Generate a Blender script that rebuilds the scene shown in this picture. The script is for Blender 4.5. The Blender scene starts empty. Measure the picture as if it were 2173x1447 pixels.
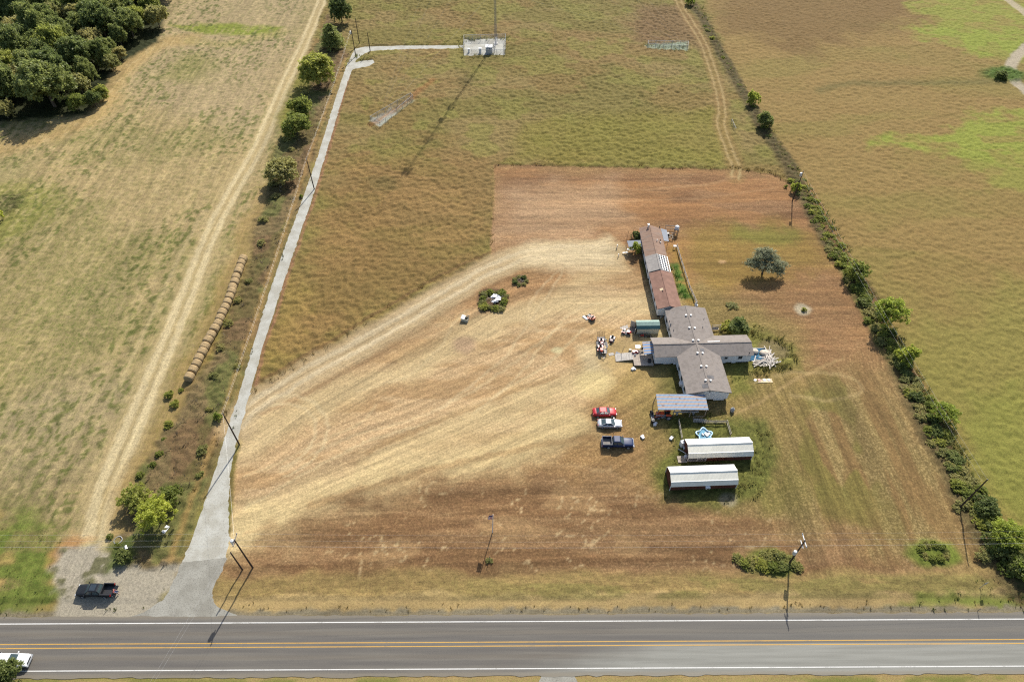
import bpy, bmesh, math, random
import numpy as np
from math import sin, cos, pi, radians, hypot, atan2
S = bpy.context.scene
COL = S.collection
# ---------------------------------------------------------------- camera, sky, sun, exposure
CAM_H = 108.0
PITCH = radians(48.0)
FPX = 1448.0
cd = bpy.data.cameras.new('camera'); cam = bpy.data.objects.new('camera', cd); COL.objects.link(cam)
cam.location = (0, 0, CAM_H); cam.rotation_euler = (radians(90) - PITCH, 0, 0)
cd.sensor_width = 36.0; cd.lens = 36.0 * FPX / 2173.0; cd.clip_start = 0.5; cd.clip_end = 6000
S.camera = cam
SUN_EL = radians(40.5); SUN_AZ = radians(16.5)           # azimuth from +Y towards +X
W = bpy.data.worlds.new('World'); S.world = W; W.use_nodes = True
nt = W.node_tree; nt.nodes.clear()
sk = nt.nodes.new('ShaderNodeTexSky'); sk.sky_type = 'NISHITA'; sk.sun_disc = False
sk.sun_elevation = SUN_EL; sk.sun_rotation = SUN_AZ; sk.air_density = 1.0; sk.dust_density = 2.0; sk.altitude = 100
bg = nt.nodes.new('ShaderNodeBackground'); bg.inputs[1].default_value = 0.125
wo = nt.nodes.new('ShaderNodeOutputWorld')
nt.links.new(sk.outputs[0], bg.inputs[0]); nt.links.new(bg.outputs[0], wo.inputs[0])
sd = bpy.data.lights.new('sun', 'SUN'); sd.energy = 5.0; sd.angle = radians(0.55); sd.color = (1.0, 0.955, 0.87)
so = bpy.data.objects.new('sun', sd); COL.objects.link(so)
from mathutils import Vector, Matrix, Euler
tosun = Vector((sin(SUN_AZ) * cos(SUN_EL), cos(SUN_AZ) * cos(SUN_EL), sin(SUN_EL)))
so.rotation_euler = tosun.to_track_quat('Z', 'Y').to_euler(); so.location = (40, 150, 200)
S.view_settings.view_transform = 'Standard'; S.view_settings.look = 'None'
S.view_settings.exposure = 0.57; S.view_settings.gamma = 1.0; S.view_settings.use_curve_mapping = False
S.cycles.use_denoising = False; S.cycles.filter_width = 1.2; S.cycles.max_bounces = 5; S.cycles.diffuse_bounces = 2; S.cycles.sample_clamp_indirect = 3.0
KEXP = 1.9                                               # photo sunlit linear value / albedo

# ---------------------------------------------------------------- layout helper: survey point on the plane z seen at a photo pixel
def G(px, py, z=0.0):
    u = (px - 1086.5) / FPX; v = (723.5 - py) / FPX
    dy = cos(PITCH) + v * sin(PITCH); dz = -sin(PITCH) + v * cos(PITCH)
    t = (z - CAM_H) / dz
    return (u * t, dy * t)
def G3(px, py, z=0.0):
    p = G(px, py, z); return (p[0], p[1], z)

def lin(c): c /= 255.0; return c / 12.92 if c <= 0.04045 else ((c + 0.055) / 1.055) ** 2.4
def A(r, g, b, k=KEXP): return (lin(r) / k, lin(g) / (k * .93), lin(b) / (k * .90))

# ---------------------------------------------------------------- numpy noise
def _h(i, j, s): 
    v = np.sin(i * 127.1 + j * 311.7 + s * 74.7) * 43758.5453
    return v - np.floor(v)
def vn(x, y, s=0):
    x = np.asarray(x, float); y = np.asarray(y, float)
    i = np.floor(x); j = np.floor(y); fx = x - i; fy = y - j
    fx = fx * fx * (3 - 2 * fx); fy = fy * fy * (3 - 2 * fy)
    a = _h(i, j, s); b = _h(i + 1, j, s); c = _h(i, j + 1, s); d = _h(i + 1, j + 1, s)
    return (a * (1 - fx) + b * fx) * (1 - fy) + (c * (1 - fx) + d * fx) * fy
def fbm(x, y, s=0, o=3):
    t = 0; a = 0.5; n = 0
    for k in range(o):
        t = t + a * vn(x, y, s + 11 * k); n += a; a *= 0.5; x = x * 2.03 + 5.1; y = y * 2.03 - 3.7
    return t / n
def sstep(a, b, x):
    t = np.clip((x - a) / (b - a), 0, 1); return t * t * (3 - 2 * t)

# ---------------------------------------------------------------- mesh builder
class MB:
    def __init__(s): s.v = []; s.f = []; s.m = []
    def add(s, vs, fs, mi=0):
        o = len(s.v); s.v += [tuple(p) for p in vs]
        for f in fs: s.f.append([i + o for i in f]); s.m.append(mi)
        return s
    def box(s, c, d, rz=0, mi=0, ry=0, rx=0):
        M = Euler((rx, ry, rz)).to_matrix(); c = Vector(c); vs = []
        for z in (-1, 1):
            for (x, y) in ((-1, -1), (1, -1), (1, 1), (-1, 1)):
                vs.append(c + M @ Vector((x * d[0] / 2, y * d[1] / 2, z * d[2] / 2)))
        return s.add(vs, [(3, 2, 1, 0), (4, 5, 6, 7), (0, 1, 5, 4), (1, 2, 6, 5), (2, 3, 7, 6), (3, 0, 4, 7)], mi)
    def tube(s, a, b, r0, r1=None, n=8, mi=0, cap=True):
        r1 = r0 if r1 is None else r1
        a = Vector(a); b = Vector(b); d = (b - a)
        if d.length < 1e-6: return s
        q = d.to_track_quat('Z', 'Y'); vs = []
        for p, r in ((a, r0), (b, r1)):
            for k in range(n):
                t = 2 * pi * k / n; vs.append(p + q @ Vector((r * cos(t), r * sin(t), 0)))
        fs = [(k, (k + 1) % n, n + (k + 1) % n, n + k) for k in range(n)]
        if cap: fs += [tuple(range(n - 1, -1, -1)), tuple(range(n, 2 * n))]
        return s.add(vs, fs, mi)
    def path(s, pts, r, n=6, mi=0):
        for a, b in zip(pts[:-1], pts[1:]): s.tube(a, b, r, r, n, mi, True)
        return s
    def prism(s, poly, z0, z1, mi=0):                    # poly: list of (x,y) ccw
        n = len(poly); vs = [(x, y, z0) for x, y in poly] + [(x, y, z1) for x, y in poly]
        return s.add(vs, [tuple(range(n - 1, -1, -1)), tuple(range(n, 2 * n))] + [(k, (k + 1) % n, n + (k + 1) % n, n + k) for k in range(n)], mi)
    def extx(s, prof, x0, x1, mi=0):                     # closed profile (y,z) extruded along x
        n = len(prof); vs = [(x0, y, z) for y, z in prof] + [(x1, y, z) for y, z in prof]
        return s.add(vs, [tuple(range(n - 1, -1, -1)), tuple(range(n, 2 * n))] + [(k, (k + 1) % n, n + (k + 1) % n, n + k) for k in range(n)], mi)
    def exty(s, prof, y0, y1, mi=0):                     # closed profile (x,z) extruded along y
        n = len(prof); vs = [(x, y0, z) for x, z in prof] + [(x, y1, z) for x, z in prof]
        return s.add(vs, [tuple(range(n)), tuple(range(2 * n - 1, n - 1, -1))] + [(n + k, n + (k + 1) % n, (k + 1) % n, k) for k in range(n)], mi)
    def lathe(s, prof, c=(0, 0, 0), n=16, axis='z', mi=0):   # prof: (r, h) list
        vs = []; m = len(prof)
        for r, h in prof:
            for k in range(n):
                t = 2 * pi * k / n; a, b = r * cos(t), r * sin(t)
                p = (a, b, h) if axis == 'z' else ((a, h, b) if axis == 'y' else (h, a, b))
                vs.append((p[0] + c[0], p[1] + c[1], p[2] + c[2]))
        fs = [(i * n + k, i * n + (k + 1) % n, (i + 1) * n + (k + 1) % n, (i + 1) * n + k) for i in range(m - 1) for k in range(n)]
        return s.add(vs, fs, mi)
    def loft(s, rings, mi=0, cap=True):
        n = len(rings[0]); vs = [p for r in rings for p in r]
        fs = [(i * n + k, i * n + (k + 1) % n, (i + 1) * n + (k + 1) % n, (i + 1) * n + k) for i in range(len(rings) - 1) for k in range(n)]
        if cap: fs += [tuple(range(n - 1, -1, -1)), tuple(range((len(rings) - 1) * n, len(rings) * n))]
        return s.add(vs, fs, mi)
    def slab(s, quad, th, mi=0):                         # four corners, thickened downwards along the normal
        q = [Vector(p) for p in quad]; nn = (q[1] - q[0]).cross(q[3] - q[0]).normalized()
        if nn.z < 0: nn = -nn
        return s.add(q + [p - nn * th for p in q], [(0, 1, 2, 3), (7, 6, 5, 4), (0, 4, 5, 1), (1, 5, 6, 2), (2, 6, 7, 3), (3, 7, 4, 0)], mi)
    def mesh(s, name, mats, smooth=False):
        me = bpy.data.meshes.new(name); me.from_pydata(s.v, [], s.f)
        if not isinstance(mats, (list, tuple)): mats = [mats]
        for m in mats: me.materials.append(m)
        me.polygons.foreach_set('material_index', s.m)
        b = bmesh.new(); b.from_mesh(me); bmesh.ops.recalc_face_normals(b, faces=b.faces); b.to_mesh(me); b.free()
        if smooth: me.polygons.foreach_set('use_smooth', [True] * len(me.polygons))
        me.update(); return me
    def build(s, name, mats, parent=None, smooth=False, label=None, loc=None, rz=0):
        o = bpy.data.objects.new(name, s.mesh(name, mats, smooth)); COL.objects.link(o)
        if parent: o.parent = parent
        if loc: o.location = loc
        if rz: o.rotation_euler = (0, 0, rz)
        if label: o['label'] = label
        return o
def tag(o, label, cat, group=None, kind=None):
    o['label'] = label; o['category'] = cat
    if group: o['group'] = group
    if kind: o['kind'] = kind
    return o
def thing(name, label, cat, loc, rz=0, group=None):
    o = bpy.data.objects.new(name, None); COL.objects.link(o); o.empty_display_size = 0.3
    o.location = loc if len(loc) == 3 else (loc[0], loc[1], 0); o.rotation_euler = (0, 0, rz)
    return tag(o, label, cat, group)
def struct(o): o['kind'] = 'structure'; return o
def dup(root, loc, rz=0, label=None, group=None, scale=None):
    def rec(o, par):
        c = o.copy(); COL.objects.link(c)
        if par: c.parent = par
        for ch in o.children: rec(ch, c)
        return c
    r = rec(root, None); r.location = loc if len(loc) == 3 else (loc[0], loc[1], 0); r.rotation_euler = (0, 0, rz)
    if scale: r.scale = scale if isinstance(scale, tuple) else (scale,) * 3
    if label: r['label'] = label
    if group: r['group'] = group
    return r
def qmesh(name, v, nper, mat, attr=None):                # numpy polygons of nper corners each, unshared
    nf = len(v) // nper; me = bpy.data.meshes.new(name)
    me.vertices.add(len(v)); me.vertices.foreach_set('co', v.astype(np.float32).ravel())
    me.loops.add(len(v)); me.loops.foreach_set('vertex_index', np.arange(len(v), dtype=np.int32))
    me.polygons.add(nf); me.polygons.foreach_set('loop_start', np.arange(0, len(v), nper, dtype=np.int32))
    me.update(calc_edges=True); me.materials.append(mat)
    if attr is not None:
        at = me.attributes.new('vary', 'FLOAT', 'POINT'); at.data.foreach_set('value', np.repeat(attr, nper).astype(np.float32))
    return me

# ---------------------------------------------------------------- materials
def N(t, kind, x=0, **kw):
    n = t.nodes.new(kind)
    for k, v in kw.items(): setattr(n, k, v)
    return n
def newmat(name):
    m = bpy.data.materials.new(name); m.use_nodes = True; t = m.node_tree
    return m, t, t.nodes['Principled BSDF']
def mix_rgb(t, fac, a, b, mode='MIX'):
    n = N(t, 'ShaderNodeMix', data_type='RGBA', blend_type=mode)
    for i, v in ((0, fac), (6, a), (7, b)):
        if isinstance(v, bpy.types.NodeSocket): t.links.new(v, n.inputs[i])
        elif i == 0: n.inputs[0].default_value = v
        else: n.inputs[i].default_value = (*v[:3], 1)
    return n.outputs[2]
def math_n(t, op, a, b=None, c=None, clamp=False):
    n = N(t, 'ShaderNodeMath', operation=op, use_clamp=clamp)
    for i, v in enumerate((a, b, c)):
        if v is None: continue
        if isinstance(v, bpy.types.NodeSocket): t.links.new(v, n.inputs[i])
        else: n.inputs[i].default_value = v
    return n.outputs[0]
def noise_n(t, scale, detail=3, vec=None, rough=0.55):
    n = N(t, 'ShaderNodeTexNoise'); n.inputs['Scale'].default_value = scale; n.inputs['Detail'].default_value = detail
    n.inputs['Roughness'].default_value = rough
    if vec is not None: t.links.new(vec, n.inputs['Vector'])
    return n.outputs[0]
def scaled(t, sx, sy, sz, coord='Object'):
    tc = N(t, 'ShaderNodeTexCoord'); mp = N(t, 'ShaderNodeMapping'); mp.inputs['Scale'].default_value = (sx, sy, sz)
    t.links.new(tc.outputs[coord], mp.inputs[0]); return mp.outputs[0]
def ramp(t, fac, lo, hi):
    n = N(t, 'ShaderNodeMapRange'); n.inputs[1].default_value = lo; n.inputs[2].default_value = hi
    n.interpolation_type = 'SMOOTHSTEP'; t.links.new(fac, n.inputs[0]); return n.outputs[0]
_mc = {}
def M(name, c, rough=0.7, metal=0.0, var=0.15, sc=1.5, coat=0.0, bump=0.0, dirt=None, dfac=0.5, stretch=(1, 1, 1), spec=None):
    if name in _mc: return _mc[name]
    m, t, b = newmat(name)
    v = scaled(t, *[sc * q for q in stretch])
    n1 = noise_n(t, 1.0, 5, v); n2 = noise_n(t, 7.0, 3, v)
    dk = tuple(x * (1 - var) for x in c); lt = tuple(min(1, x * (1 + var)) for x in c)
    col = mix_rgb(t, ramp(t, n1, 0.35, 0.65), dk, lt)
    if dirt: col = mix_rgb(t, math_n(t, 'MULTIPLY', ramp(t, n1, 0.5, 0.68), dfac), col, dirt)
    col = mix_rgb(t, math_n(t, 'MULTIPLY', n2, var * 1.2), col, tuple(x * 0.45 for x in c))
    t.links.new(col, b.inputs['Base Color']); b.inputs['Roughness'].default_value = rough; b.inputs['Metallic'].default_value = metal
    b.inputs['Specular IOR Level'].default_value = spec if spec is not None else (.2 if rough > .5 else .5)
    if coat: b.inputs['Coat Weight'].default_value = coat; b.inputs['Coat Roughness'].default_value = 0.06
    if bump:
        bn = N(t, 'ShaderNodeBump'); bn.inputs['Strength'].default_value = bump; bn.inputs['Distance'].default_value = 0.05
        t.links.new(n2, bn.inputs['Height']); t.links.new(bn.outputs[0], b.inputs['Normal'])
    _mc[name] = m; return m
def leafmat(name, c1, c2, trans=0.4, obvar=0.5):
    m, t, b = newmat(name)
    at = N(t, 'ShaderNodeAttribute', attribute_name='vary'); oi = N(t, 'ShaderNodeObjectInfo')
    col = mix_rgb(t, at.outputs['Fac'], c1, c2)
    v = scaled(t, 1, 1, 1); n1 = noise_n(t, 0.55, 2, v)
    col = mix_rgb(t, math_n(t, 'MULTIPLY', ramp(t, n1, 0.45, 0.7), 0.35), col, tuple(x * 1.5 for x in c2))
    hs = N(t, 'ShaderNodeHueSaturation'); t.links.new(col, hs.inputs['Color'])
    t.links.new(math_n(t, 'MULTIPLY_ADD', oi.outputs['Random'], obvar, 1 - obvar / 2), hs.inputs['Value'])
    t.links.new(math_n(t, 'MULTIPLY_ADD', oi.outputs['Random'], -0.03, 0.515), hs.inputs['Hue'])
    t.links.new(hs.outputs[0], b.inputs['Base Color']); b.inputs['Roughness'].default_value = 0.55
    b.inputs['Specular IOR Level'].default_value = 0.3
    tr = N(t, 'ShaderNodeBsdfTranslucent'); t.links.new(hs.outputs[0], tr.inputs[0])
    mx = N(t, 'ShaderNodeMixShader'); mx.inputs[0].default_value = trans
    t.links.new(b.outputs[0], mx.inputs[1]); t.links.new(tr.outputs[0], mx.inputs[2])
    t.links.new(mx.outputs[0], t.nodes['Material Output'].inputs[0]); return m
# ================================================================ GROUND: one displaced sheet, coloured by what grows on it
def axis(lo, hi, st, out):
    a = np.arange(lo, hi + st / 2, st); e = []; d = st
    p = a[-1]; 
    while p < out[1]: d *= 1.35; p += d; e.append(p)
    q = []; d = st; p = a[0]
    while p > out[0]: d *= 1.35; p -= d; q.append(p)
    return np.concatenate([np.array(q[::-1]), a, np.array(e)])
GX = axis(-212, 212, 0.40, (-1500, 1500)); GY = axis(22, 296, 0.40, (-500, 2500))
NX, NY = len(GX), len(GY)
X, Y = np.meshgrid(GX, GY); X = X.ravel(); Y = Y.ravel(); NV = len(X)
WN1 = fbm(X / 6, Y / 6, 1, 3) - 0.5; WN2 = fbm(X / 6 + 40, Y / 6, 2, 3) - 0.5
FN1 = vn(X / 1.1, Y / 1.1, 3) - 0.5; FN2 = vn(X / 1.1, Y / 1.1, 4) - 0.5
C1 = np.zeros((NV, 3)); C2 = np.zeros((NV, 3)); TALL = np.zeros(NV); MF = np.full(NV, 0.4)
def poly(px, soft=1.0, wob=2.0, fine=1.0, world=False):
    P = np.array([p if world else G(*p) for p in px])
    m = np.zeros(NV); pad = soft + wob + 2
    idx = np.where((X > P[:, 0].min() - pad) & (X < P[:, 0].max() + pad) & (Y > P[:, 1].min() - pad) & (Y < P[:, 1].max() + pad))[0]
    x = X[idx] + WN1[idx] * wob * 2 + FN1[idx] * fine; y = Y[idx] + WN2[idx] * wob * 2 + FN2[idx] * fine
    ins = np.zeros(len(idx), bool); dm = np.full(len(idx), 1e9)
    for (x0, y0), (x1, y1) in zip(P, np.roll(P, -1, 0)):
        c = (y0 > y) != (y1 > y); xx = x0 + (y - y0) * (x1 - x0) / ((y1 - y0) if y1 != y0 else 1e-9); ins ^= c & (x < xx)
        dx, dy = x1 - x0, y1 - y0; t = np.clip(((x - x0) * dx + (y - y0) * dy) / (dx * dx + dy * dy + 1e-9), 0, 1)
        dm = np.minimum(dm, np.hypot(x - x0 - t * dx, y - y0 - t * dy))
    m[idx] = sstep(-soft, soft, np.where(ins, dm, -dm)); return m
def smooth_pts(px, n=6, world=False):
    P = np.array([p if world else G(*p) for p in px]); out = []
    for i in range(len(P) - 1):
        p0 = P[max(i - 1, 0)]; p1 = P[i]; p2 = P[i + 1]; p3 = P[min(i + 2, len(P) - 1)]
        for k in range(n):
            t = k / n; out.append(0.5 * (2 * p1 + (p2 - p0) * t + (2 * p0 - 5 * p1 + 4 * p2 - p3) * t * t + (3 * p1 - p0 - 3 * p2 + p3) * t ** 3))
    out.append(P[-1]); return np.array(out)
def stroke(px, w, soft=0.6, wob=0.5, fine=0.5, off=0.0, w1=None, world=False):
    P = smooth_pts(px, world=world); w1 = w if w1 is None else w1
    if off:
        d = np.gradient(P, axis=0); d /= np.linalg.norm(d, axis=1)[:, None] + 1e-9; P = P + off * np.stack([d[:, 1], -d[:, 0]], 1)
    ww = np.linspace(w, w1, len(P)); pad = max(w, w1) + soft + wob + 1
    m = np.zeros(NV)
    idx = np.where((X > P[:, 0].min() - pad) & (X < P[:, 0].max() + pad) & (Y > P[:, 1].min() - pad) & (Y < P[:, 1].max() + pad))[0]
    x = X[idx] + WN1[idx] * wob * 2 + FN1[idx] * fine; y = Y[idx] + WN2[idx] * wob * 2 + FN2[idx] * fine
    dm = np.full(len(idx), 1e9)
    for i in range(len(P) - 1):
        (x0, y0), (x1, y1) = P[i], P[i + 1]; dx, dy = x1 - x0, y1 - y0
        t = np.clip(((x - x0) * dx + (y - y0) * dy) / (dx * dx + dy * dy + 1e-9), 0, 1)
        dm = np.minimum(dm, np.hypot(x - x0 - t * dx, y - y0 - t * dy) - (ww[i] * (1 - t) + ww[i + 1] * t) / 2)
    m[idx] = sstep(soft, -soft, dm); return m
def blob(px, py, rx, ry, soft=0.4, wob=1.5):
    cx, cy = G(px, py); x = (X + WN1 * wob * 2 + FN1 * wob * 0.6 - cx) / rx; y = (Y + WN2 * wob * 2 + FN2 * wob * 0.6 - cy) / ry
    return sstep(1 + soft, 1 - soft, np.hypot(x, y))
def put(m, c1=None, c2=None, tall=None, mf=None, op=1.0):
    m = m * op; k = m[:, None]
    if c1: C1[:] = C1 * (1 - k) + np.array(A(*c1)) * k
    if c2: C2[:] = C2 * (1 - k) + np.array(A(*c2)) * k
    elif c1: C2[:] = C2 * (1 - k) + np.array(A(*c1)) * 0.82 * k
    if tall is not None: TALL[:] = TALL * (1 - m) + tall * m
    if mf is not None: MF[:] = MF * (1 - m) + mf * m
def nz(sx, sy, s, lo=0.42, hi=0.6, o=3): return sstep(lo, hi, fbm(X / sx, Y / sy, s, o))
ONE = np.ones(NV)
# -- far pasture and the unmown middle field
put(ONE, (158, 132, 80), (116, 100, 58), 0.7, 0.42)
put(nz(26, 16, 21), (138, 122, 62), (108, 100, 48), op=0.75)
put(nz(17, 11, 22, 0.5, 0.62), (158, 122, 74), (124, 96, 56), op=0.45)
put(nz(9, 7, 23, 0.52, 0.64), (148, 138, 68), op=0.55)
midlow = poly([(530, 850), (640, 560), (700, 330), (1060, 345), (1045, 540), (930, 590), (700, 735)], 8, 5)
put(midlow, (154, 118, 70), (112, 86, 50), op=0.7)
put(poly([(545, 800), (610, 600), (660, 620), (640, 760)], 3, 4), (166, 138, 72), (128, 108, 52), op=0.7)
put(nz(8, 6, 24, 0.52, 0.62) * midlow, (170, 132, 80), op=0.5)
put(poly([(1110, 260), (1530, 230), (1560, 352), (1080, 346)], 4, 4), (146, 132, 58), (116, 106, 44), op=0.7)
put(poly([(1340, 20), (1440, 10), (1500, 95), (1360, 95)], 4, 5), (140, 108, 72), (112, 86, 56), op=0.8)
# -- right pasture
rp = poly([(1470, -60), (1560, 170), (1700, 390), (1800, 570), (1930, 760), (2050, 1000), (2140, 1200), (2200, 1330), (5200, 1330), (5200, -700), (1460, -700)], 2, 2)
put(rp, (166, 134, 78), (122, 100, 56), 0.38, 0.42)
put(rp * nz(30, 12, 31, 0.44, 0.6), (150, 134, 68), (116, 106, 50), op=0.45)
put(rp * nz(16, 8, 32, 0.5, 0.64), (164, 130, 76), (128, 100, 56), op=0.4)
put(poly([(1560, -80), (1900, -60), (1960, 40), (1700, 120), (1520, 60)], 8, 10), (138, 106, 62), (112, 86, 50), op=0.8)
for pg, op in (([(1930, 10), (2060, -20), (2300, -40), (2300, 120), (2080, 118), (1990, 70)], .75), ([(1920, 62), (2060, 55), (2260, 90), (2260, 160), (2110, 125), (1960, 85)], .9), ([(1850, 292), (1950, 280), (1960, 318), (1860, 325)], .95),
               ([(1960, 300), (2070, 248), (2300, 240), (2300, 330), (2060, 350)], .9), ([(2060, 330), (2260, 330), (2260, 420), (2090, 400)], .5)):
    m = poly(pg, 3, 6, 2) * (0.45 + 0.55 * nz(6, 3.2, 33, 0.36, 0.52)); put(m, (158, 162, 64), (122, 126, 52), op=op)
put(poly([(1860, 780), (1960, 700), (2180, 600), (2400, 640), (2400, 1320), (2190, 1300), (2120, 1130), (2000, 900)], 7, 6) , (154, 142, 70), (114, 106, 48), op=0.75)
put(poly([(2040, 900), (2200, 800), (2300, 1300), (2180, 1260)], 5, 6), (152, 148, 66), (106, 108, 44), op=0.6)
put(stroke([(1740, 192), (1800, 180), (1950, 177), (2120, 175)], 3, 2, 1), (112, 104, 56), op=0.6)
lp = stroke([(2300, -20), (2200, 80), (2145, 138), (2165, 185), (2260, 260)], 3.6, 0.6, .5); put(lp, (198, 178, 150), (140, 124, 98), 0.0, 0.3)
put(stroke([(2110, -25), (2160, 18), (2300, 120)], 3.4, 0.6, .5), (196, 176, 140), None, 0, .3)
put(blob(2130, 160, 7, 5), (92, 112, 40), (70, 92, 34), 1.0)
# -- left stubble field
LF = [(-3200, -600), (716, -600), (694, -30), (668, 60), (618, 200), (575, 340), (535, 500), (505, 600), (440, 720), (390, 830), (300, 1000), (235, 1110), (180, 1230), (100, 1316), (-2500, 1330)]
lf = poly(LF, 1.2, 1.5)
put(lf, (196, 166, 116), (122, 114, 60), 0.2, 0.40)
rowd = G(420, 560)[0] - G(600, 180)[0], G(420, 560)[1] - G(600, 180)[1]
ra = atan2(rowd[0], rowd[1]); RU = X * cos(ra) - Y * sin(ra); RV = X * sin(ra) + Y * cos(ra)
put(lf * nz(22, 18, 41, 0.42, 0.56), (184, 160, 106), (104, 106, 48), None, 0.5, op=0.8)
put(lf * poly([(350, 0), (690, -40), (600, 190), (560, 300), (330, 230), (250, 160)], 8, 6), (194, 166, 124), (144, 122, 82), None, 0.4, op=0.8)
put(lf * poly([(360, 55), (500, 52), (600, 60), (590, 80), (420, 72)], 2, 2), (158, 158, 62), (120, 130, 50), None, 0.5)
put(lf * poly([(380, 110), (480, 120), (420, 180), (330, 170)], 5, 5), (160, 148, 84), (130, 126, 62), op=0.7)
put(lf * poly([(0, 395), (110, 390), (130, 430), (30, 520), (-80, 560), (-80, 395)], 4, 4), (156, 148, 72), (116, 120, 54), op=0.8)
put(lf * poly([(-60, 330), (60, 330), (60, 385), (-60, 390)], 4, 4), (176, 156, 104), op=0.8)
put(lf * poly([(130, 600), (300, 560), (260, 760), (60, 800)], 8, 6), (182, 160, 106), (98, 106, 44), None, 0.54, op=0.8)
put(lf * poly([(90, 800), (290, 790), (230, 960), (30, 1050), (-60, 900)], 8, 6), (178, 156, 116), (118, 112, 66), op=0.7)
put(lf * poly([(-60, 1000), (200, 940), (170, 1060), (120, 1130), (-60, 1150)], 6, 6), (160, 138, 96), (126, 114, 70), op=0.8)
edge = stroke([(-120, 345), (60, 300), (200, 245), (245, 165), (330, 100), (400, 85)], 9, 3, 1); put(lf * edge, (196, 162, 106), (160, 130, 84), 0.1, .35)
put(stroke([(400, 85), (480, 95), (600, 70)], 5, 2, 1) * lf, (190, 168, 104), op=.6)
# wood floor
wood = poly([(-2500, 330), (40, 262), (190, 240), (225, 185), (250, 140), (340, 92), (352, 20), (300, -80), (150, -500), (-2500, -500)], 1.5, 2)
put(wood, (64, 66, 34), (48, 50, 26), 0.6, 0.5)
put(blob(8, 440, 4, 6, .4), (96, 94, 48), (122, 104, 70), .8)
dens = .35 + .65 * nz(20, 26, 103, .4, .56)
clump = sstep(.50, .68, .62 * vn(RU / .75, RV / 1.5, 101) + .38 * vn(X / .45, Y / .45, 102)) * dens * lf * (1 - wood) * (1 - .7 * edge)
put(clump, (112, 114, 54), (84, 92, 38), .4, None, op=.8)
pale = sstep(.56, .72, .6 * vn(RU / .7, RV / 2.2, 104) + .4 * vn(X / .45, Y / .45, 105)) * lf * (1 - wood); put(pale, (216, 186, 134), (190, 160, 112), None, None, op=.4)
# rows of the stubble
rown = 0.80 + 0.40 * (.6 * vn(RU / 1.0, RV / 60, 44) + .4 * vn(RU / 2.6, RV / 90, 45)); lfk = (lf * (1 - wood))[:, None]
# track along the bales
tr = [(705, -60), (660, 60), (600, 190), (545, 320), (470, 450), (420, 565), (350, 745), (290, 885), (240, 1010), (206, 1120), (190, 1200)]
put(stroke(tr, 3.4, 1.5, 1.2, w1=8.5), (202, 174, 124), (172, 146, 100), 0, 0.4, op=.85)
for o_ in (-1.3, 1.3): put(stroke(tr, 0.8, 0.35, .3, off=o_, w1=2.2), (222, 196, 148), (200, 172, 126), 0, .3)
put(stroke([(470, 450), (430, 520), (350, 700), (300, 820)], 1.0, .5, .4, off=4.2), (206, 178, 128), None, op=.6)
put(stroke([(560, 400), (500, 560), (440, 700), (370, 850), (300, 1000), (250, 1120)], 4.5, 2, 2), (184, 148, 92), (150, 124, 70), .1, op=.7)
# verge bottom left
bl = poly([(-2500, 1040), (60, 1080), (170, 1150), (130, 1250), (100, 1316), (-2500, 1330)], 3, 4)
put(bl, (146, 132, 76), (112, 116, 50), 0.35, 0.5, op=.9)
put(bl * nz(7, 4, 47, .46, .58), (122, 132, 54), (92, 108, 40), op=.8)
put(bl * nz(6, 4, 48, .54, .64), (186, 150, 92), op=.7)
put(poly([(105, 1180), (160, 1120), (190, 1130), (150, 1190), (110, 1210)], 1, 2), (206, 150, 96), (180, 126, 80), 0, op=.8)
# brush strip between the bales and the drive
strip = poly([(700, 30), (735, 120), (700, 230), (660, 350), (600, 530), (560, 640), (520, 780), (480, 900), (440, 1040), (385, 1180), (350, 1215), (260, 1200), (232, 1170), (300, 1010), (395, 840), (450, 770), (530, 560), (560, 420), (610, 250), (660, 120)], 1, 1.5)
put(strip, (150, 124, 84), (104, 90, 56), 0.7, 0.5)
put(strip * nz(7, 9, 51, .46, .56), (122, 120, 64), (84, 92, 42), op=.75)
put(strip * nz(10, 14, 52, .52, .6), (132, 94, 66), (96, 70, 46), op=.45)
put(stroke([(742, 125), (700, 240), (652, 380), (600, 540), (560, 660), (505, 830), (470, 930), (425, 1060), (380, 1190)], 1.0, .5, .5, off=1.3), (200, 160, 96), (170, 126, 80), .2, op=.6)
put(poly([(655, 120), (690, 130), (640, 230), (600, 290), (590, 250)], 3, 2), (150, 140, 58), (110, 110, 46), .3, op=.8)
# ================= the mown homestead plot
plot = poly([(1050, 350), (1570, 361), (1640, 372), (1690, 400), (1740, 490), (1790, 600), (1850, 720), (1960, 900), (2060, 1080), (2130, 1215), (2190, 1330), (460, 1330), (450, 1260), (490, 1130), (505, 960), (530, 845), (700, 745), (950, 598), (1043, 548)], 0.25, 0.5, .3)
put(plot, (160, 120, 76), (198, 158, 106), 0.05, 0.42)
ps = poly([(1050, 358), (1570, 366), (1690, 402), (1760, 540), (1860, 740), (1700, 800), (1480, 650), (1300, 520), (1046, 540)], 5, 4)
put(ps * plot, (150, 108, 72), (188, 146, 106), None, .40); put(ps * plot * nz(9, 5, 111, .5, .6), (136, 92, 58), (172, 128, 88), op=.6)
put(plot * nz(24, 3.2, 61, .46, .6) * ps, (182, 128, 80), op=.6)
put(plot * poly([(1060, 400), (1300, 380), (1340, 470), (1200, 520), (1050, 520)], 6, 4), (192, 152, 114), (212, 174, 130), op=.65)
put(plot * poly([(1450, 490), (1650, 470), (1760, 520), (1770, 560), (1640, 620), (1500, 630), (1440, 560)], 5, 4), (148, 116, 58), (128, 116, 50), op=.85)
put(plot * poly([(1560, 475), (1700, 490), (1690, 520), (1560, 510)], 2, 2), (124, 122, 50), op=.6)
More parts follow.
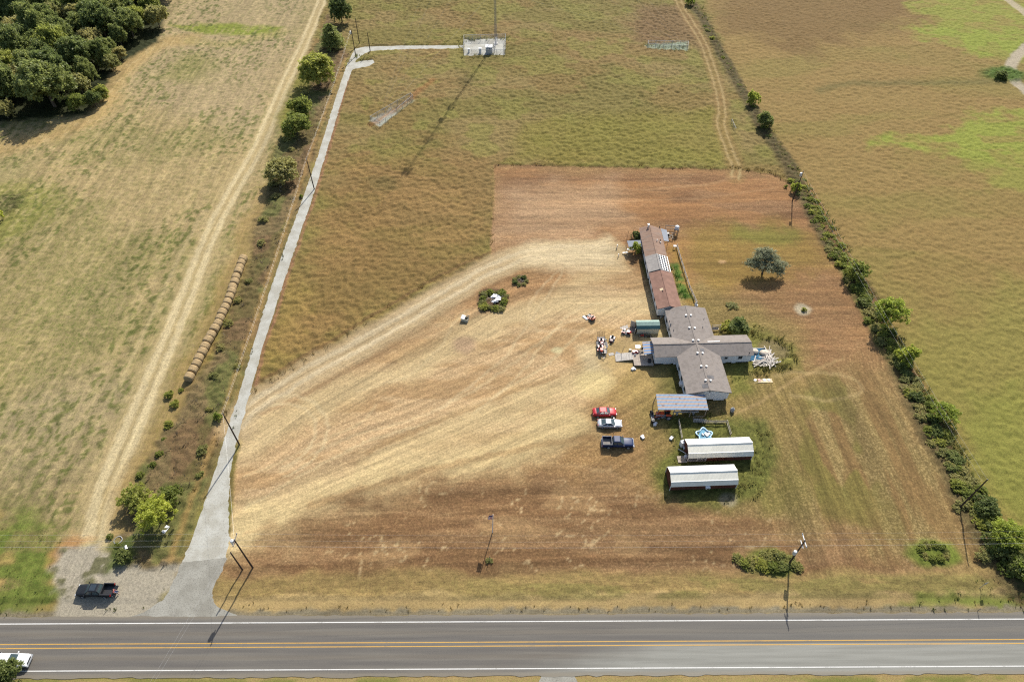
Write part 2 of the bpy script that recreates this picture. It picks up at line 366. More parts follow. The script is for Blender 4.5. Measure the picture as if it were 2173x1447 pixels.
put(plot * poly([(1500, 630), (1760, 590), (1850, 720), (1900, 800), (1740, 850), (1690, 720), (1560, 690)], 6, 4), (156, 114, 74), (196, 154, 108), op=.8)
put(plot * poly([(1560, 830), (1880, 790), (2000, 960), (2120, 1230), (1720, 1240), (1560, 1100), (1600, 960)], 6, 5), (140, 114, 68), (198, 164, 112), None, .46)
fu = X * cos(radians(-8)) - Y * sin(radians(-8)); fv = X * sin(radians(-8)) + Y * cos(radians(-8))
mlines = nz(2.6, 26, 62, .44, .58)
put(plot * poly([(1660, 760), (1880, 790), (2100, 1180), (1700, 1180)], 6, 5) * mlines, (136, 102, 62), (176, 140, 92), None, .3, op=.8)
put(plot * nz(5, 12, 63, .55, .63) * poly([(1560, 1000), (1760, 760), (1900, 1000), (1850, 1150), (1650, 1120)], 6, 5), (128, 114, 56), (110, 108, 46), op=.7)
put(plot * poly([(1590, 1000), (1660, 960), (1720, 1040), (1640, 1130), (1580, 1080)], 5, 4), (122, 112, 52), (160, 130, 76), op=.7)
# house surround and yard
put(plot * poly([(1330, 640), (1480, 600), (1700, 690), (1700, 800), (1640, 980), (1600, 1060), (1390, 1060), (1370, 940), (1320, 800)], 4, 4), (146, 120, 68), (188, 154, 100), None, .45)
put(plot * poly([(1420, 900), (1440, 880), (1620, 900), (1640, 960), (1620, 1060), (1560, 1090), (1410, 1080), (1390, 1000), (1420, 960)], 1.6, 2), (104, 104, 46), (144, 134, 62), .3, .4, op=.9)
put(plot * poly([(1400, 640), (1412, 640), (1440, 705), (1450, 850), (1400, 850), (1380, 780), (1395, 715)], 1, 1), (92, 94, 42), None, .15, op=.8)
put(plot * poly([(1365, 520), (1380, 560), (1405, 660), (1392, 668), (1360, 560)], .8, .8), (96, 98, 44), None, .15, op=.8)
put(plot * poly([(1540, 690), (1600, 690), (1680, 730), (1690, 780), (1590, 790), (1600, 830), (1540, 840)], 2, 2), (128, 124, 54), (152, 140, 66), .3, op=.8)
put(plot * poly([(1420, 520), (1440, 530), (1475, 645), (1440, 640)], .8, 1), (178, 134, 68), (140, 120, 54), .1, op=.8)
put(plot * poly([(1418, 560), (1436, 558), (1450, 596), (1434, 602)], .6, .5), (92, 118, 46), (70, 96, 36), .2, op=.9); put(plot * poly([(1434, 602), (1452, 604), (1470, 636), (1442, 638)], .6, .5), (92, 118, 46), (70, 96, 36), .2, op=.9)
# wide dry straw swath and vehicle tracks
sw = poly([(470, 1130), (500, 900), (700, 790), (900, 690), (1060, 600), (1300, 540), (1420, 640), (1330, 740), (1290, 840), (1240, 880), (1180, 960), (900, 1020), (720, 1090), (600, 1150), (520, 1180)], 4, 4)
put(sw * plot, (204, 164, 118), (224, 188, 144), 0.04, .42, op=.92)
put(plot * sw * nz(16, 4, 64, .48, .6), (182, 140, 94), op=.7)
put(plot * poly([(560, 900), (640, 850), (960, 700), (1000, 720), (800, 830), (640, 920), (560, 960)], 5, 4), (184, 146, 98), (206, 172, 122), op=.7)
for pts_, w_, c_ in (([(480, 1110), (620, 1070), (800, 985), (980, 900), (1150, 840), (1290, 770), (1390, 700)], 6, (226, 192, 138)), ([(490, 1140), (640, 1120), (760, 1060), (900, 1010), (1060, 960), (1220, 900)], 9, (224, 192, 136)),
                     ([(500, 950), (700, 850), (900, 770), (1060, 690), (1200, 650), (1390, 645)], 6, (218, 186, 136)), ([(960, 700), (1090, 650), (1240, 600), (1310, 560)], 4, (214, 180, 130))):
    put(plot * stroke(pts_, w_, 2.5, 2.5), c_, (202, 164, 112), 0, .4, op=.7)
put(plot * poly([(1060, 580), (1190, 575), (1200, 610), (1100, 640), (1000, 660), (960, 680), (1000, 630)], 3, 2), (168, 120, 76), (196, 150, 104), op=.8)
put(plot * poly([(1280, 700), (1420, 740), (1420, 840), (1330, 870), (1260, 840)], 4, 3), (196, 158, 100), (166, 136, 78), op=.6)
put(plot * poly([(1220, 740), (1270, 740), (1290, 800), (1240, 820)], 2, 2), (226, 196, 148), op=.7)
# the lane to the houses
pth = [(500, 905), (540, 865), (640, 800), (740, 745), (850, 685), (950, 625), (1040, 575), (1110, 545), (1200, 530), (1300, 535)]
put(stroke(pth, 7.5, 1.2, 1, w1=8), (202, 170, 126), (182, 150, 108), 0, .4, op=.9)
for o_ in (-1.4, 1.2): put(stroke(pth, 1.3, .5, .6, off=o_), (216, 188, 148), (200, 172, 132), 0, .3, op=.8)
put(plot * poly([(1130, 520), (1290, 512), (1310, 560), (1200, 580), (1090, 560)], 3, 2), (224, 194, 150), (204, 170, 124), 0, .4, op=.9)
put(stroke([(560, 815), (700, 735), (940, 592), (1043, 545)], .9, .3, .3, off=-1), (128, 96, 60), op=.7)
for pts_, w_, c_, o_ in (([(520, 1080), (640, 1010), (800, 930), (960, 880), (1120, 800), (1240, 700)], .5, (226, 196, 146), .5), ([(600, 1000), (740, 930), (900, 880), (1050, 800), (1180, 700), (1300, 650)], .5, (222, 190, 142), .5),
        ([(780, 960), (900, 905), (1040, 850), (1180, 800)], 1.1, (170, 130, 86), .6), ([(660, 1075), (800, 1030), (960, 985), (1120, 950), (1260, 930)], 1.3, (166, 124, 80), .5), ([(560, 880), (700, 810), (820, 745), (960, 690), (1080, 640)], 1.0, (170, 130, 90), .5),
        ([(760, 830), (860, 800), (930, 740), (960, 690), (990, 660)], .5, (220, 188, 140), .5), ([(930, 870), (1060, 770), (1120, 690), (1180, 600), (1200, 560)], .5, (220, 188, 142), .55), ([(1000, 880), (1100, 800), (1160, 720), (1240, 650), (1360, 640)], .5, (224, 192, 144), .55),
        ([(1190, 570), (1150, 610), (1120, 660), (1140, 700), (1200, 700)], .5, (222, 188, 142), .5), ([(520, 1130), (700, 1095), (860, 1035), (1040, 1000), (1220, 990), (1380, 1040)], .6, (196, 156, 108), .5), ([(520, 1010), (640, 960), (760, 900), (800, 860)], .5, (222, 190, 140), .45),
        ([(1640, 800), (1700, 790), (1800, 800), (1830, 830), (1760, 850), (1680, 840)], .8, (206, 172, 118), .35), ([(1560, 880), (1620, 850), (1700, 800), (1790, 760)], .7, (196, 158, 106), .5), ([(1500, 392), (1380, 402), (1240, 405), (1090, 400)], .6, (196, 150, 106), .5), ([(1640, 400), (1500, 420), (1300, 428), (1080, 430)], .6, (190, 144, 100), .4)):
    put(plot * stroke(pts_, w_, .35, .5), c_, None, 0, .3, op=o_)
# turning circle arcs left
for r_ in (7.5, 9.6):
    c0 = G(585, 925); put(stroke([(c0[0] + r_ * cos(a_), c0[1] + r_ * sin(a_)) for a_ in np.linspace(-1.2, 1.9, 12)], .5, .3, .2, world=True), (226, 196, 148), op=.55)
# front ground towards the road
fr = poly([(500, 1215), (640, 1120), (760, 1060), (930, 1010), (1200, 1000), (1400, 1070), (1600, 1110), (2100, 1220), (2140, 1262), (480, 1262)], 4, 4)
put(fr * plot, (150, 111, 74), (188, 150, 108), .06, .38, op=.95)
put(fr * plot * nz(22, 2.2, 66, .48, .6), (124, 88, 56), (160, 120, 80), op=.7)
put(fr * plot * nz(10, 5, 67, .53, .62), (176, 136, 92), op=.6)
put(plot * poly([(700, 1215), (1000, 1205), (1400, 1220), (1380, 1250), (720, 1248)], 1.5, 2), (122, 92, 58), (156, 122, 80), op=.6)
# dry cracks in the clay, light threads
ck = np.abs(fbm(X / 3.4 + WN1, Y / 3.4 + WN2, 68, 2) - 0.5); put(fr * plot * sstep(.014, .004, ck) * nz(7, 5, 112, .44, .56), (208, 172, 124), op=.8)
# verges along the road
ry = 39.9 + 0.0057 * X
put(sstep(7.5, 5.5, Y - ry + WN1 * 3) * (Y > 25) * sstep(-51, -47, X), (164, 132, 82), (128, 112, 60), .25, .45)
put(sstep(3.6, 2.6, Y - ry + WN1 * 2) * (Y > 25) * sstep(-51, -47, X), (188, 154, 102), (158, 132, 84), .2, .4, op=.9)
put(nz(9, 2, 69, .48, .58) * sstep(1.5, 2.6, Y - ry) * sstep(6.4, 5, Y - ry) * sstep(-20, 10, X), (138, 124, 68), (104, 104, 50), op=.6)
put(poly([(1880, 1290), (2010, 1262), (2200, 1255), (2200, 1292)], 1, 1.5), (128, 132, 56), (98, 112, 42), .4, op=.9)
put(poly([(2120, 1160), (2400, 1130), (2400, 1290), (2150, 1280)], 2, 2), (122, 116, 62), (90, 98, 42), .5, op=.9)
sb = sstep(31.0, 29.9, Y - 0.0033 * X + WN1 * .5)
put(sb, (186, 156, 100), (146, 138, 72), .3, .5); put(sb * nz(7, 1.5, 70, .46, .56), (138, 136, 64), (104, 112, 46), op=.8)
put(sstep(-1.2, .2, Y - ry) * sstep(1.0, .3, Y - ry + FN1 * .9), (140, 124, 98), (146, 130, 106), 0, .4)
# gravel pull-off with the parked pickup
pad = poly([(128, 1165), (205, 1150), (250, 1195), (310, 1206), (392, 1196), (372, 1240), (330, 1290), (250, 1330), (104, 1330), (118, 1270), (112, 1215)], .8, 1.2)
put(pad, (188, 172, 148), (176, 160, 136), 0, .4)
put(pad * nz(2.2, 1.8, 71, .56, .64) * poly([(110, 1150), (260, 1150), (260, 1230), (120, 1290)], 1, 1), (104, 100, 56), (84, 82, 46), .3, op=.8)
put(poly([(225, 1150), (290, 1130), (300, 1190), (240, 1210)], 1, 1.5), (100, 110, 52), (76, 92, 40), .5, op=.9)
# tower lane margins, little bare spots, painted shadow blotches of the mast
for px_, py_, r_, c_ in ((1705, 657, 1.9, (206, 184, 150)), (1180, 742, 1.0, (214, 190, 140)), (985, 733, 2.6, (190, 152, 116)), (1545, 1062, 1.6, (160, 142, 110)),  (1535, 555, .8, (206, 160, 110)), (1262, 812, 4, (222, 190, 132))):
    put(blob(px_, py_, r_, r_ * .9, .35, .8), c_, None, 0, .35, op=.9)
put(blob(1048, 635, 3.4, 3.4, .15, .6), (112, 84, 60), (82, 66, 48), .2); put(blob(1104, 596, 1.7, 1.7, .15, .5), (128, 100, 78), None, .2)
put(blob(1640, 742, 3.2, 3, .2, .6), (140, 120, 78), None, .1)
for px_, py_, rx_, ry_ in ((815, 388, 4.4, 3.4), (990, 174, 2.6, 4)): put(blob(px_, py_, rx_, ry_, .5, 2), (112, 98, 54), None, .8, op=.6)  # dark patches painted into the grass as shadows of the mast's antennas
put(poly([(786, 258), (830, 232), (842, 240), (806, 272)], .6, .4), (206, 204, 186), (176, 172, 150), .3); put(poly([(830, 232), (868, 208), (878, 215), (842, 240)], .6, .4), (176, 170, 136), (150, 148, 108), .4)
put(poly([(1372, 96), (1458, 92), (1460, 110), (1372, 104)], .6, .4), (178, 182, 152), (146, 152, 118), .4)
put(stroke([(930, 175), (880, 215), (800, 270)], 2.2, 1, .6, off=2), (164, 112, 66), op=.7)
put(stroke([(840, 108), (868, 122), (900, 124), (930, 112)], 1.0, .5, .3), (180, 158, 90), op=.6)
put(poly([(700, 1340), (0, 1340)] + [(0, 1341)], .1, .1), None)
# middle-field track beside the right hedge
mt = [(1425, -40), (1445, 15), (1490, 90), (1518, 165), (1532, 228), (1529, 268), (1545, 315), (1562, 355), (1560, 380)]
put(stroke(mt, 4.6, 1, .8), (158, 122, 74), None, .3, op=.6)
for o_ in (-1.0, 1.0): put(stroke(mt, .6, .3, .25, off=o_), (194, 164, 112), (174, 142, 94), 0, .3, op=.75)
put(stroke([(1560, 375), (1500, 392), (1400, 400)], 1, .5, .4), (194, 146, 100), op=.5)
# right hedge litter
put(stroke([(1460, -10), (1500, 60), (1560, 170), (1610, 255), (1680, 365), (1740, 480), (1830, 620), (1900, 760), (2000, 960), (2080, 1110), (2150, 1240)], 3.2, 1, 1, w1=6), (112, 92, 58), (84, 80, 44), .8, .5)
put(stroke([(1690, 400), (1740, 500), (1850, 700), (1960, 880)], 2, 1, 1, off=-3.2), (168, 118, 78), op=.6)
for px_, py_ in ((1636, 1195), (1978, 1170)): put(blob(px_, py_, 4.2, 2.4, .3, 1), (120, 124, 50), (92, 104, 38), .4)
# flatten where sheets lie
FLAT = np.zeros(NV)
def flat(px, w, wd=False): FLAT[:] = np.maximum(FLAT, poly(px, .5, 0, 0, wd) if w is None else stroke(px, w, .5, 0, 0, world=wd))
DRIVE = [(378, 1204), (398, 1160), (425, 1085), (445, 1025), (466, 955), (487, 892), (508, 825), (536, 728), (567, 628), (601, 528), (641, 420), (673, 330), (701, 240), (722, 172), (738, 130), (752, 104), (775, 99), (850, 97), (984, 96),
         (984, 104), (850, 106), (786, 110), (770, 118), (757, 128), (742, 168), (719, 240), (696, 320), (665, 420), (626, 535), (593, 635), (562, 730), (536, 825), (518, 890), (504, 940), (492, 1000), (488, 1060), (490, 1110), (486, 1160), (477, 1192)]
SPUR = [(752, 133), (770, 129), (792, 127), (797, 133), (785, 141), (762, 146), (742, 150)]
APRON = [(384, 1193), (482, 1182), (470, 1215), (453, 1252), (454, 1275), (470, 1291), (502, 1304), (520, 1317), (235, 1319), (270, 1310), (306, 1299), (341, 1275), (364, 1242)]
PAD = [(984, 84), (1073, 82), (1072, 118), (984, 120)]
def grow(pts, k):
    P = np.array([G(*p) for p in pts]); return P
flat(DRIVE, None); flat(SPUR, None); flat(APRON, None); flat(PAD, None)
FLAT[:] = np.maximum(FLAT, ((Y < 42.3 + .0057 * X) & (Y > 28.6 + .0033 * X)).astype(float))
FLAT[:] = np.maximum(FLAT, poly([(1120, 1425), (1245, 1425), (1260, 1500), (1110, 1500)], .6, 0, 0))
FLAT[:] = np.maximum(FLAT, poly([(1300, 735), (1395, 735), (1400, 785), (1300, 785)], .5, 0, 0))
TALL *= (1 - FLAT)
put(stroke([(742, 140), (719, 225), (696, 310), (665, 410), (626, 525), (593, 625), (562, 720), (536, 820)], .8, .4, .4, off=-.6), (186, 128, 98), None, None, .4, op=.7)
C2[:] = C2 + (C1 - C2) * (.5 * plot)[:, None]
pk_ = plot[:, None]; C1 *= 1 + pk_ * np.array([.03, .06, .08]); C2 *= 1 + pk_ * np.array([.03, .06, .08])
rownn = (rown - 1)[:, None] * lfk + 1
C1 *= rownn; C2 *= rownn
# mowing streaks across the homestead, following the sweep of the plot
sa = fbm(X / 30, Y / 60, 81, 2) * 6; st_ = 0.93 + .14 * vn((Y + sa * 3) / .8, X / 22, 82)
def distline(px):
    P = smooth_pts(px, 4); dm = np.full(NV, 1e9); sg = np.ones(NV)
    for (x0, y0), (x1, y1) in zip(P[:-1], P[1:]):
        dx, dy = x1 - x0, y1 - y0; t = np.clip(((X - x0) * dx + (Y - y0) * dy) / (dx * dx + dy * dy), 0, 1)
        d = np.hypot(X - x0 - t * dx, Y - y0 - t * dy); k = d < dm; dm = np.where(k, d, dm); sg = np.where(k, np.sign(dx * (Y - y0) - dy * (X - x0)), sg)
    return dm * sg
def streak(d, al, s, w=.85): return .62 * vn(d / w + WN1 * .5, al / 26, s) + .38 * vn(d / (w * 3.3), al / 40, s + 1)
dsw = distline([(430, 1130), (560, 1110), (700, 1050), (900, 965), (1100, 880), (1260, 800), (1420, 700)]); dhe = distline([(1640, 372), (1740, 490), (1850, 720), (1960, 900), (2060, 1080), (2200, 1330)])
dlp = distline([(505, 905), (640, 812), (850, 695), (1040, 588), (1160, 560), (1320, 560)])
mE = poly([(1560, 800), (1880, 780), (2130, 1215), (1690, 1215), (1600, 1080)], 5, 3); mF = np.clip(fr, 0, 1); mN = ps; mP = sstep(14, 4, np.abs(dlp + 5))
st_ = streak(dsw, X, 82); st_ = st_ * (1 - mP) + streak(dlp, X, 84) * mP; yy_ = Y + .0055 * X + 3.0 * sstep(-30, 40, -X) * vn(X / 40, 0, 9)
st_ = st_ * (1 - mF) + streak(yy_, X, 86, .8) * mF; st_ = st_ * (1 - mE) + streak(dhe, Y, 88, 1.0) * mE; st_ = st_ * (1 - mN) + streak(Y, X, 90, 1.0) * mN
k_ = (plot * 1.0)[:, None]; gain = (.68 + .64 * st_)[:, None]; C1 *= (gain - 1) * k_ + 1; C2 *= (gain - 1) * k_ + 1
# height: tussocks of the unmown grass, fine roughness elsewhere
tus = sstep(.32, .68, fbm(X / .82, Y / .74, 91, 2)); tu2 = vn(X / .62, Y / .55, 92)
big = fbm(X / 14, Y / 14, 93, 2)
Z = TALL * (0.10 + .46 * tus * (.7 + .6 * big) + .26 * tu2) + (1 - TALL) * (.10 * tu2 + .03 * tus)
Z = Z * (1 - FLAT) - 0.02 * FLAT
co = np.stack([X, Y, Z], 1).astype(np.float32)
me = bpy.data.meshes.new('ground'); me.vertices.add(NV); me.vertices.foreach_set('co', co.ravel())
ii = (np.arange(NY - 1)[:, None] * NX + np.arange(NX - 1)[None]).ravel()
lv = np.stack([ii, ii + 1, ii + NX + 1, ii + NX], 1).astype(np.int32)
me.loops.add(lv.size); me.loops.foreach_set('vertex_index', lv.ravel()); me.polygons.add(len(lv)); me.polygons.foreach_set('loop_start', np.arange(0, lv.size, 4, dtype=np.int32))
me.update(calc_edges=True); me.polygons.foreach_set('use_smooth', np.ones(len(lv), bool))
MD = np.where(mN > .5, Y, np.where(mE > .5, dhe, np.where(mF > .5, yy_, np.where(mP > .5, dlp, dsw)))); MA = np.where(mE > .5, Y, X)
lk = lf * (1 - wood); MD = np.where(lk > .5, RU, MD); MA = np.where(lk > .5, RV, MA); MM = np.maximum(plot * (1 - FLAT), lk * .8)
MOW = np.stack([MD, MA, MM], 1)
for nm, c_, al in (('grow', C1, TALL), ('fleck', C2, MF), ('mow', MOW, TALL)):
    at = me.attributes.new(nm, 'FLOAT_COLOR', 'POINT'); at.data.foreach_set('color', np.concatenate([c_, al[:, None]], 1).astype(np.float32).ravel())
gm, t, b = newmat('ground')
geo = N(t, 'ShaderNodeNewGeometry'); P_ = geo.outputs['Position']
a1 = N(t, 'ShaderNodeAttribute', attribute_name='grow'); a2 = N(t, 'ShaderNodeAttribute', attribute_name='fleck')
n1 = noise_n(t, 0.8, 5, P_, .7); n2 = noise_n(t, 2.6, 5, P_, .8); n3 = noise_n(t, .22, 3, P_, .6)
wt_ = math_n(t, 'MULTIPLY_ADD', a1.outputs['Alpha'], -.32, .84)
nn = math_n(t, 'ADD', math_n(t, 'MULTIPLY', n2, wt_), math_n(t, 'MULTIPLY', n1, math_n(t, 'SUBTRACT', 1.0, wt_)))
thr = math_n(t, 'MULTIPLY_ADD', a2.outputs['Alpha'], -.42, .70)
fac = math_n(t, 'MULTIPLY', math_n(t, 'SUBTRACT', nn, thr), 13.0, clamp=True)
fac = math_n(t, 'MULTIPLY_ADD', fac, .8, .1)
col = mix_rgb(t, fac, a1.outputs['Color'], a2.outputs['Color'])
hs = N(t, 'ShaderNodeHueSaturation'); t.links.new(col, hs.inputs['Color'])
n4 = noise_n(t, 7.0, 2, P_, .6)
v_ = math_n(t, 'MULTIPLY', math_n(t, 'MULTIPLY_ADD', ramp(t, n2, .36, .64), .72, .66), math_n(t, 'MULTIPLY_ADD', ramp(t, n4, .3, .62), .5, .6))  # noise darkens low spots: painted shade and thatch in the grass gaps
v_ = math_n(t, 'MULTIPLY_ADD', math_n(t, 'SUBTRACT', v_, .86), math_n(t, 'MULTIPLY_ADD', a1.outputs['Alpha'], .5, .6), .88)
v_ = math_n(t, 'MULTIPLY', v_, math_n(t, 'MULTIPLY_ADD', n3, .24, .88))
a3 = N(t, 'ShaderNodeAttribute', attribute_name='mow'); s3 = N(t, 'ShaderNodeSeparateXYZ'); t.links.new(a3.outputs['Vector'], s3.inputs[0])
def mow_n(fd, fa, seed):
    cb = N(t, 'ShaderNodeCombineXYZ'); t.links.new(math_n(t, 'MULTIPLY', s3.outputs[0], fd), cb.inputs[0]); t.links.new(math_n(t, 'MULTIPLY', s3.outputs[1], fa), cb.inputs[1]); cb.inputs[2].default_value = seed
    return noise_n(t, 1.0, 3, cb.outputs[0], .6)
mw = math_n(t, 'MULTIPLY_ADD', mow_n(1.9, .10, 3.3), .55, math_n(t, 'MULTIPLY', mow_n(4.5, .55, 7.7), .45))
mw = math_n(t, 'MULTIPLY', math_n(t, 'SUBTRACT', mw, .5), math_n(t, 'MULTIPLY', s3.outputs[2], 1.4)); v_ = math_n(t, 'MULTIPLY', v_, math_n(t, 'ADD', mw, 1.0))
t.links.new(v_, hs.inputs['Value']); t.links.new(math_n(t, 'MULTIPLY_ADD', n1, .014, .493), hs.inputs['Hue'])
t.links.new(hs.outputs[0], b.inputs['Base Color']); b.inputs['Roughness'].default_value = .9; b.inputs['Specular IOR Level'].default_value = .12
bn = N(t, 'ShaderNodeBump'); bn.inputs['Distance'].default_value = .3
t.links.new(math_n(t, 'MULTIPLY_ADD', a1.outputs['Alpha'], .35, .22), bn.inputs['Strength']); t.links.new(nn, bn.inputs['Height']); t.links.new(bn.outputs[0], b.inputs['Normal'])
me.materials.append(gm)
ground = bpy.data.objects.new('ground', me); COL.objects.link(ground); struct(ground)
def tall_at(x, y):
    return TALL[min(max(np.searchsorted(GY, y), 0), NY - 1) * NX + min(max(np.searchsorted(GX, x), 0), NX - 1)]
ZG = Z.reshape(NY, NX)
def gz(x, y): return float(ZG[min(max(np.searchsorted(GY, y), 0), NY - 1), min(max(np.searchsorted(GX, x), 0), NX - 1)])

# ================================================================ ROADS AND SHEETS
def ragged(pts, step=.5, amp=.25, sd=5):
    P = np.array([G(*p) for p in pts]); out = []
    for (a, b_) in zip(P, np.roll(P, -1, 0)):
        L = np.linalg.norm(b_ - a); n = max(1, int(L / step))
        for k in range(n):
            q = a + (b_ - a) * k / n
            o = np.array([vn(q[0] * 1.3, q[1] * 1.3, sd) - .5, vn(q[0] * 1.3 + 9, q[1] * 1.3, sd + 1) - .5]) * 2 * amp
            o += np.array([vn(q[0] * .3, q[1] * .3, sd) - .5, 0]) * 2.2 * amp
            out.append(tuple(q + o))
    return out
def sheet(name, pts, z, mat, amp=.25):
    mb = MB(); P = ragged(pts, .5, amp) if amp else [G(*p) for p in pts]
    mb.add([(x, y, z) for x, y in P], [tuple(range(len(P)))])
    me = bpy.data.meshes.new(name); me.from_pydata(mb.v, [], mb.f); me.materials.append(mat); me.update()
    if me.polygons[0].normal.z < 0: me.flip_normals()
    o = bpy.data.objects.new(name, me); COL.objects.link(o); return struct(o)
m_grav, t, b = newmat('white gravel'); P_ = N(t, 'ShaderNodeNewGeometry').outputs['Position']
n1 = noise_n(t, .35, 4, P_); n2 = noise_n(t, 4, 4, P_, .7)
c_ = mix_rgb(t, ramp(t, n1, .35, .65), A(190, 180, 163), A(212, 204, 190)); c_ = mix_rgb(t, ramp(t, n2, .5, .75), c_, A(150, 140, 126))
t.links.new(c_, b.inputs['Base Color']); b.inputs['Roughness'].default_value = .95
bn = N(t, 'ShaderNodeBump'); bn.inputs['Strength'].default_value = .5; bn.inputs['Distance'].default_value = .08; t.links.new(n2, bn.inputs['Height']); t.links.new(bn.outputs[0], b.inputs['Normal'])
sheet('gravel_drive', DRIVE, .012, m_grav, .3); sheet('gravel_spur', SPUR, .02, m_grav, .4)
sheet('gravel_tower_pad', PAD, .024, m_grav, .1)
m_apr, t, b = newmat('worn asphalt'); P_ = N(t, 'ShaderNodeNewGeometry').outputs['Position']
n1 = noise_n(t, .3, 4, P_); n2 = noise_n(t, 5, 3, P_, .7)
c_ = mix_rgb(t, ramp(t, n1, .35, .65), A(158, 149, 134), A(182, 173, 158)); c_ = mix_rgb(t, ramp(t, n2, .45, .75), c_, A(124, 116, 104))
t.links.new(c_, b.inputs['Base Color']); b.inputs['Roughness'].default_value = .9
sheet('asphalt_apron', APRON, .020, m_apr, .15)
sheet('field_entrance', [(1152, 1430), (1218, 1430), (1228, 1450), (1270, 1530), (1090, 1530), (1142, 1450)], .016, m_apr, .15)
RA = atan2(.9, 160); 
def ryo(x): return 35.23 + .0048 * x
m_road, t, b = newmat('asphalt'); geo = N(t, 'ShaderNodeTexCoord').outputs['Object']
sx = N(t, 'ShaderNodeSeparateXYZ'); t.links.new(geo, sx.inputs[0]); yy = sx.outputs[1]; xx = sx.outputs[0]
mp = N(t, 'ShaderNodeMapping'); mp.inputs['Scale'].default_value = (.06, 1.6, 1); t.links.new(geo, mp.inputs[0])
ns = noise_n(t, 1, 4, mp.outputs[0]); nf = noise_n(t, 6, 3, geo, .7); nb = noise_n(t, .25, 4, geo)
c_ = mix_rgb(t, ramp(t, ns, .35, .65), A(112, 103, 94), A(128, 118, 106)); 
ab = math_n(t, 'ABSOLUTE', math_n(t, 'SUBTRACT', math_n(t, 'ABSOLUTE', yy), 1.75))           # distance from lane middle
wt = ramp(t, math_n(t, 'ABSOLUTE', math_n(t, 'SUBTRACT', ab, .95)), .55, .1)
c_ = mix_rgb(t, math_n(t, 'MULTIPLY', wt, .45), c_, A(98, 90, 84))
mid_ = ramp(t, ab, .5, .1); c_ = mix_rgb(t, math_n(t, 'MULTIPLY', mid_, .45), c_, A(122, 108, 92))
patch = math_n(t, 'MULTIPLY', ramp(t, math_n(t, 'ADD', xx, math_n(t, 'MULTIPLY_ADD', nb, 7, math_n(t, 'MULTIPLY', yy, -4))), 14, 36), ramp(t, yy, .05, -.15))
c_ = mix_rgb(t, math_n(t, 'MULTIPLY', patch, .9), c_, mix_rgb(t, ramp(t, ns, .35, .65), A(150, 144, 132), A(166, 160, 148)))
far_ = math_n(t, 'MULTIPLY', ramp(t, xx, 10, 45), ramp(t, yy, -.1, .1)); c_ = mix_rgb(t, math_n(t, 'MULTIPLY', far_, .35), c_, A(120, 114, 106))
c_ = mix_rgb(t, math_n(t, 'MULTIPLY', ramp(t, nf, .5, .75), .35), c_, A(140, 130, 118))
eg = ramp(t, math_n(t, 'ADD', math_n(t, 'ABSOLUTE', yy), math_n(t, 'MULTIPLY', nf, .7)), 4.1, 4.7); c_ = mix_rgb(t, math_n(t, 'MULTIPLY', eg, .6), c_, A(150, 134, 112))
t.links.new(c_, b.inputs['Base Color']); b.inputs['Roughness'].default_value = .85
mb = MB(); xs = np.arange(-320, 321, .6); top = [(x, 4.42 + .3 * (vn(x * .9, 0, 7) - .5)) for x in xs]; bot = [(x, -4.55 + .3 * (vn(x * .8, 3, 8) - .5)) for x in xs]
mb.add([(x, y, 0) for x, y in top] + [(x, y, 0) for x, y in bot], [(len(xs) + i, len(xs) + i + 1, i + 1, i) for i in range(len(xs) - 1)])
rd = mb.build('road', m_road, loc=(0, 35.23, .032), rz=RA * .85); struct(rd)
def paint(nm, c, wear):
    m, t, b = newmat(nm); geo = N(t, 'ShaderNodeTexCoord').outputs['Object']; n_ = noise_n(t, 5, 4, geo, .7); n2 = noise_n(t, .5, 3, geo)
    k = math_n(t, 'MULTIPLY', ramp(t, math_n(t, 'MULTIPLY_ADD', n2, .5, math_n(t, 'MULTIPLY', n_, .6)), .55, .72), wear)
    t.links.new(mix_rgb(t, k, c, A(120, 110, 98)), b.inputs['Base Color']); b.inputs['Roughness'].default_value = .7; return m
m_wl = paint('white road paint', (.50, .49, .46), .5); m_yl = paint('yellow road paint', A(226, 170, 74), .5)
def line(y, w, m):
    mb = MB(); mb.add([(-320, y - w / 2, 0), (320, y - w / 2, 0), (320, y + w / 2, 0), (-320, y + w / 2, 0)], [(0, 1, 2, 3)])
    o = mb.build('road_marking', m, loc=(0, 35.23, .036), rz=RA * .85); struct(o)
line(3.38, .15, m_wl); line(-3.50, .14, m_wl); line(.32, .14, m_yl); line(-.26, .14, m_yl)
# ================================================================ VEGETATION
LF_DARK = leafmat('dark leaves', (.13, .165, .045), (.25, .285, .09), .55)
LF_MID = leafmat('green leaves', (.22, .25, .05), (.36, .38, .09), .58)
LF_LIME = leafmat('lime leaves', (.25, .31, .045), (.41, .45, .085), .6)
LF_OLIVE = leafmat('olive leaves', (.25, .24, .08), (.40, .38, .14), .55)
LF_YEL = leafmat('yellow green leaves', (.26, .26, .07), (.40, .38, .13), .5, .3)
LF_GREY = leafmat('grey green leaves', (.19, .205, .10), (.40, .40, .25), .4)
BARK = M('bark', (.11, .085, .06), .9, var=.3, sc=3, bump=.4)
def rq(rng, n):                                          # random orthonormal pairs
    a = rng.normal(size=(n, 3)); a /= np.linalg.norm(a, axis=1)[:, None]
    b = rng.normal(size=(n, 3)); b -= a * (a * b).sum(1)[:, None]; b /= np.linalg.norm(b, axis=1)[:, None]
    return a, b
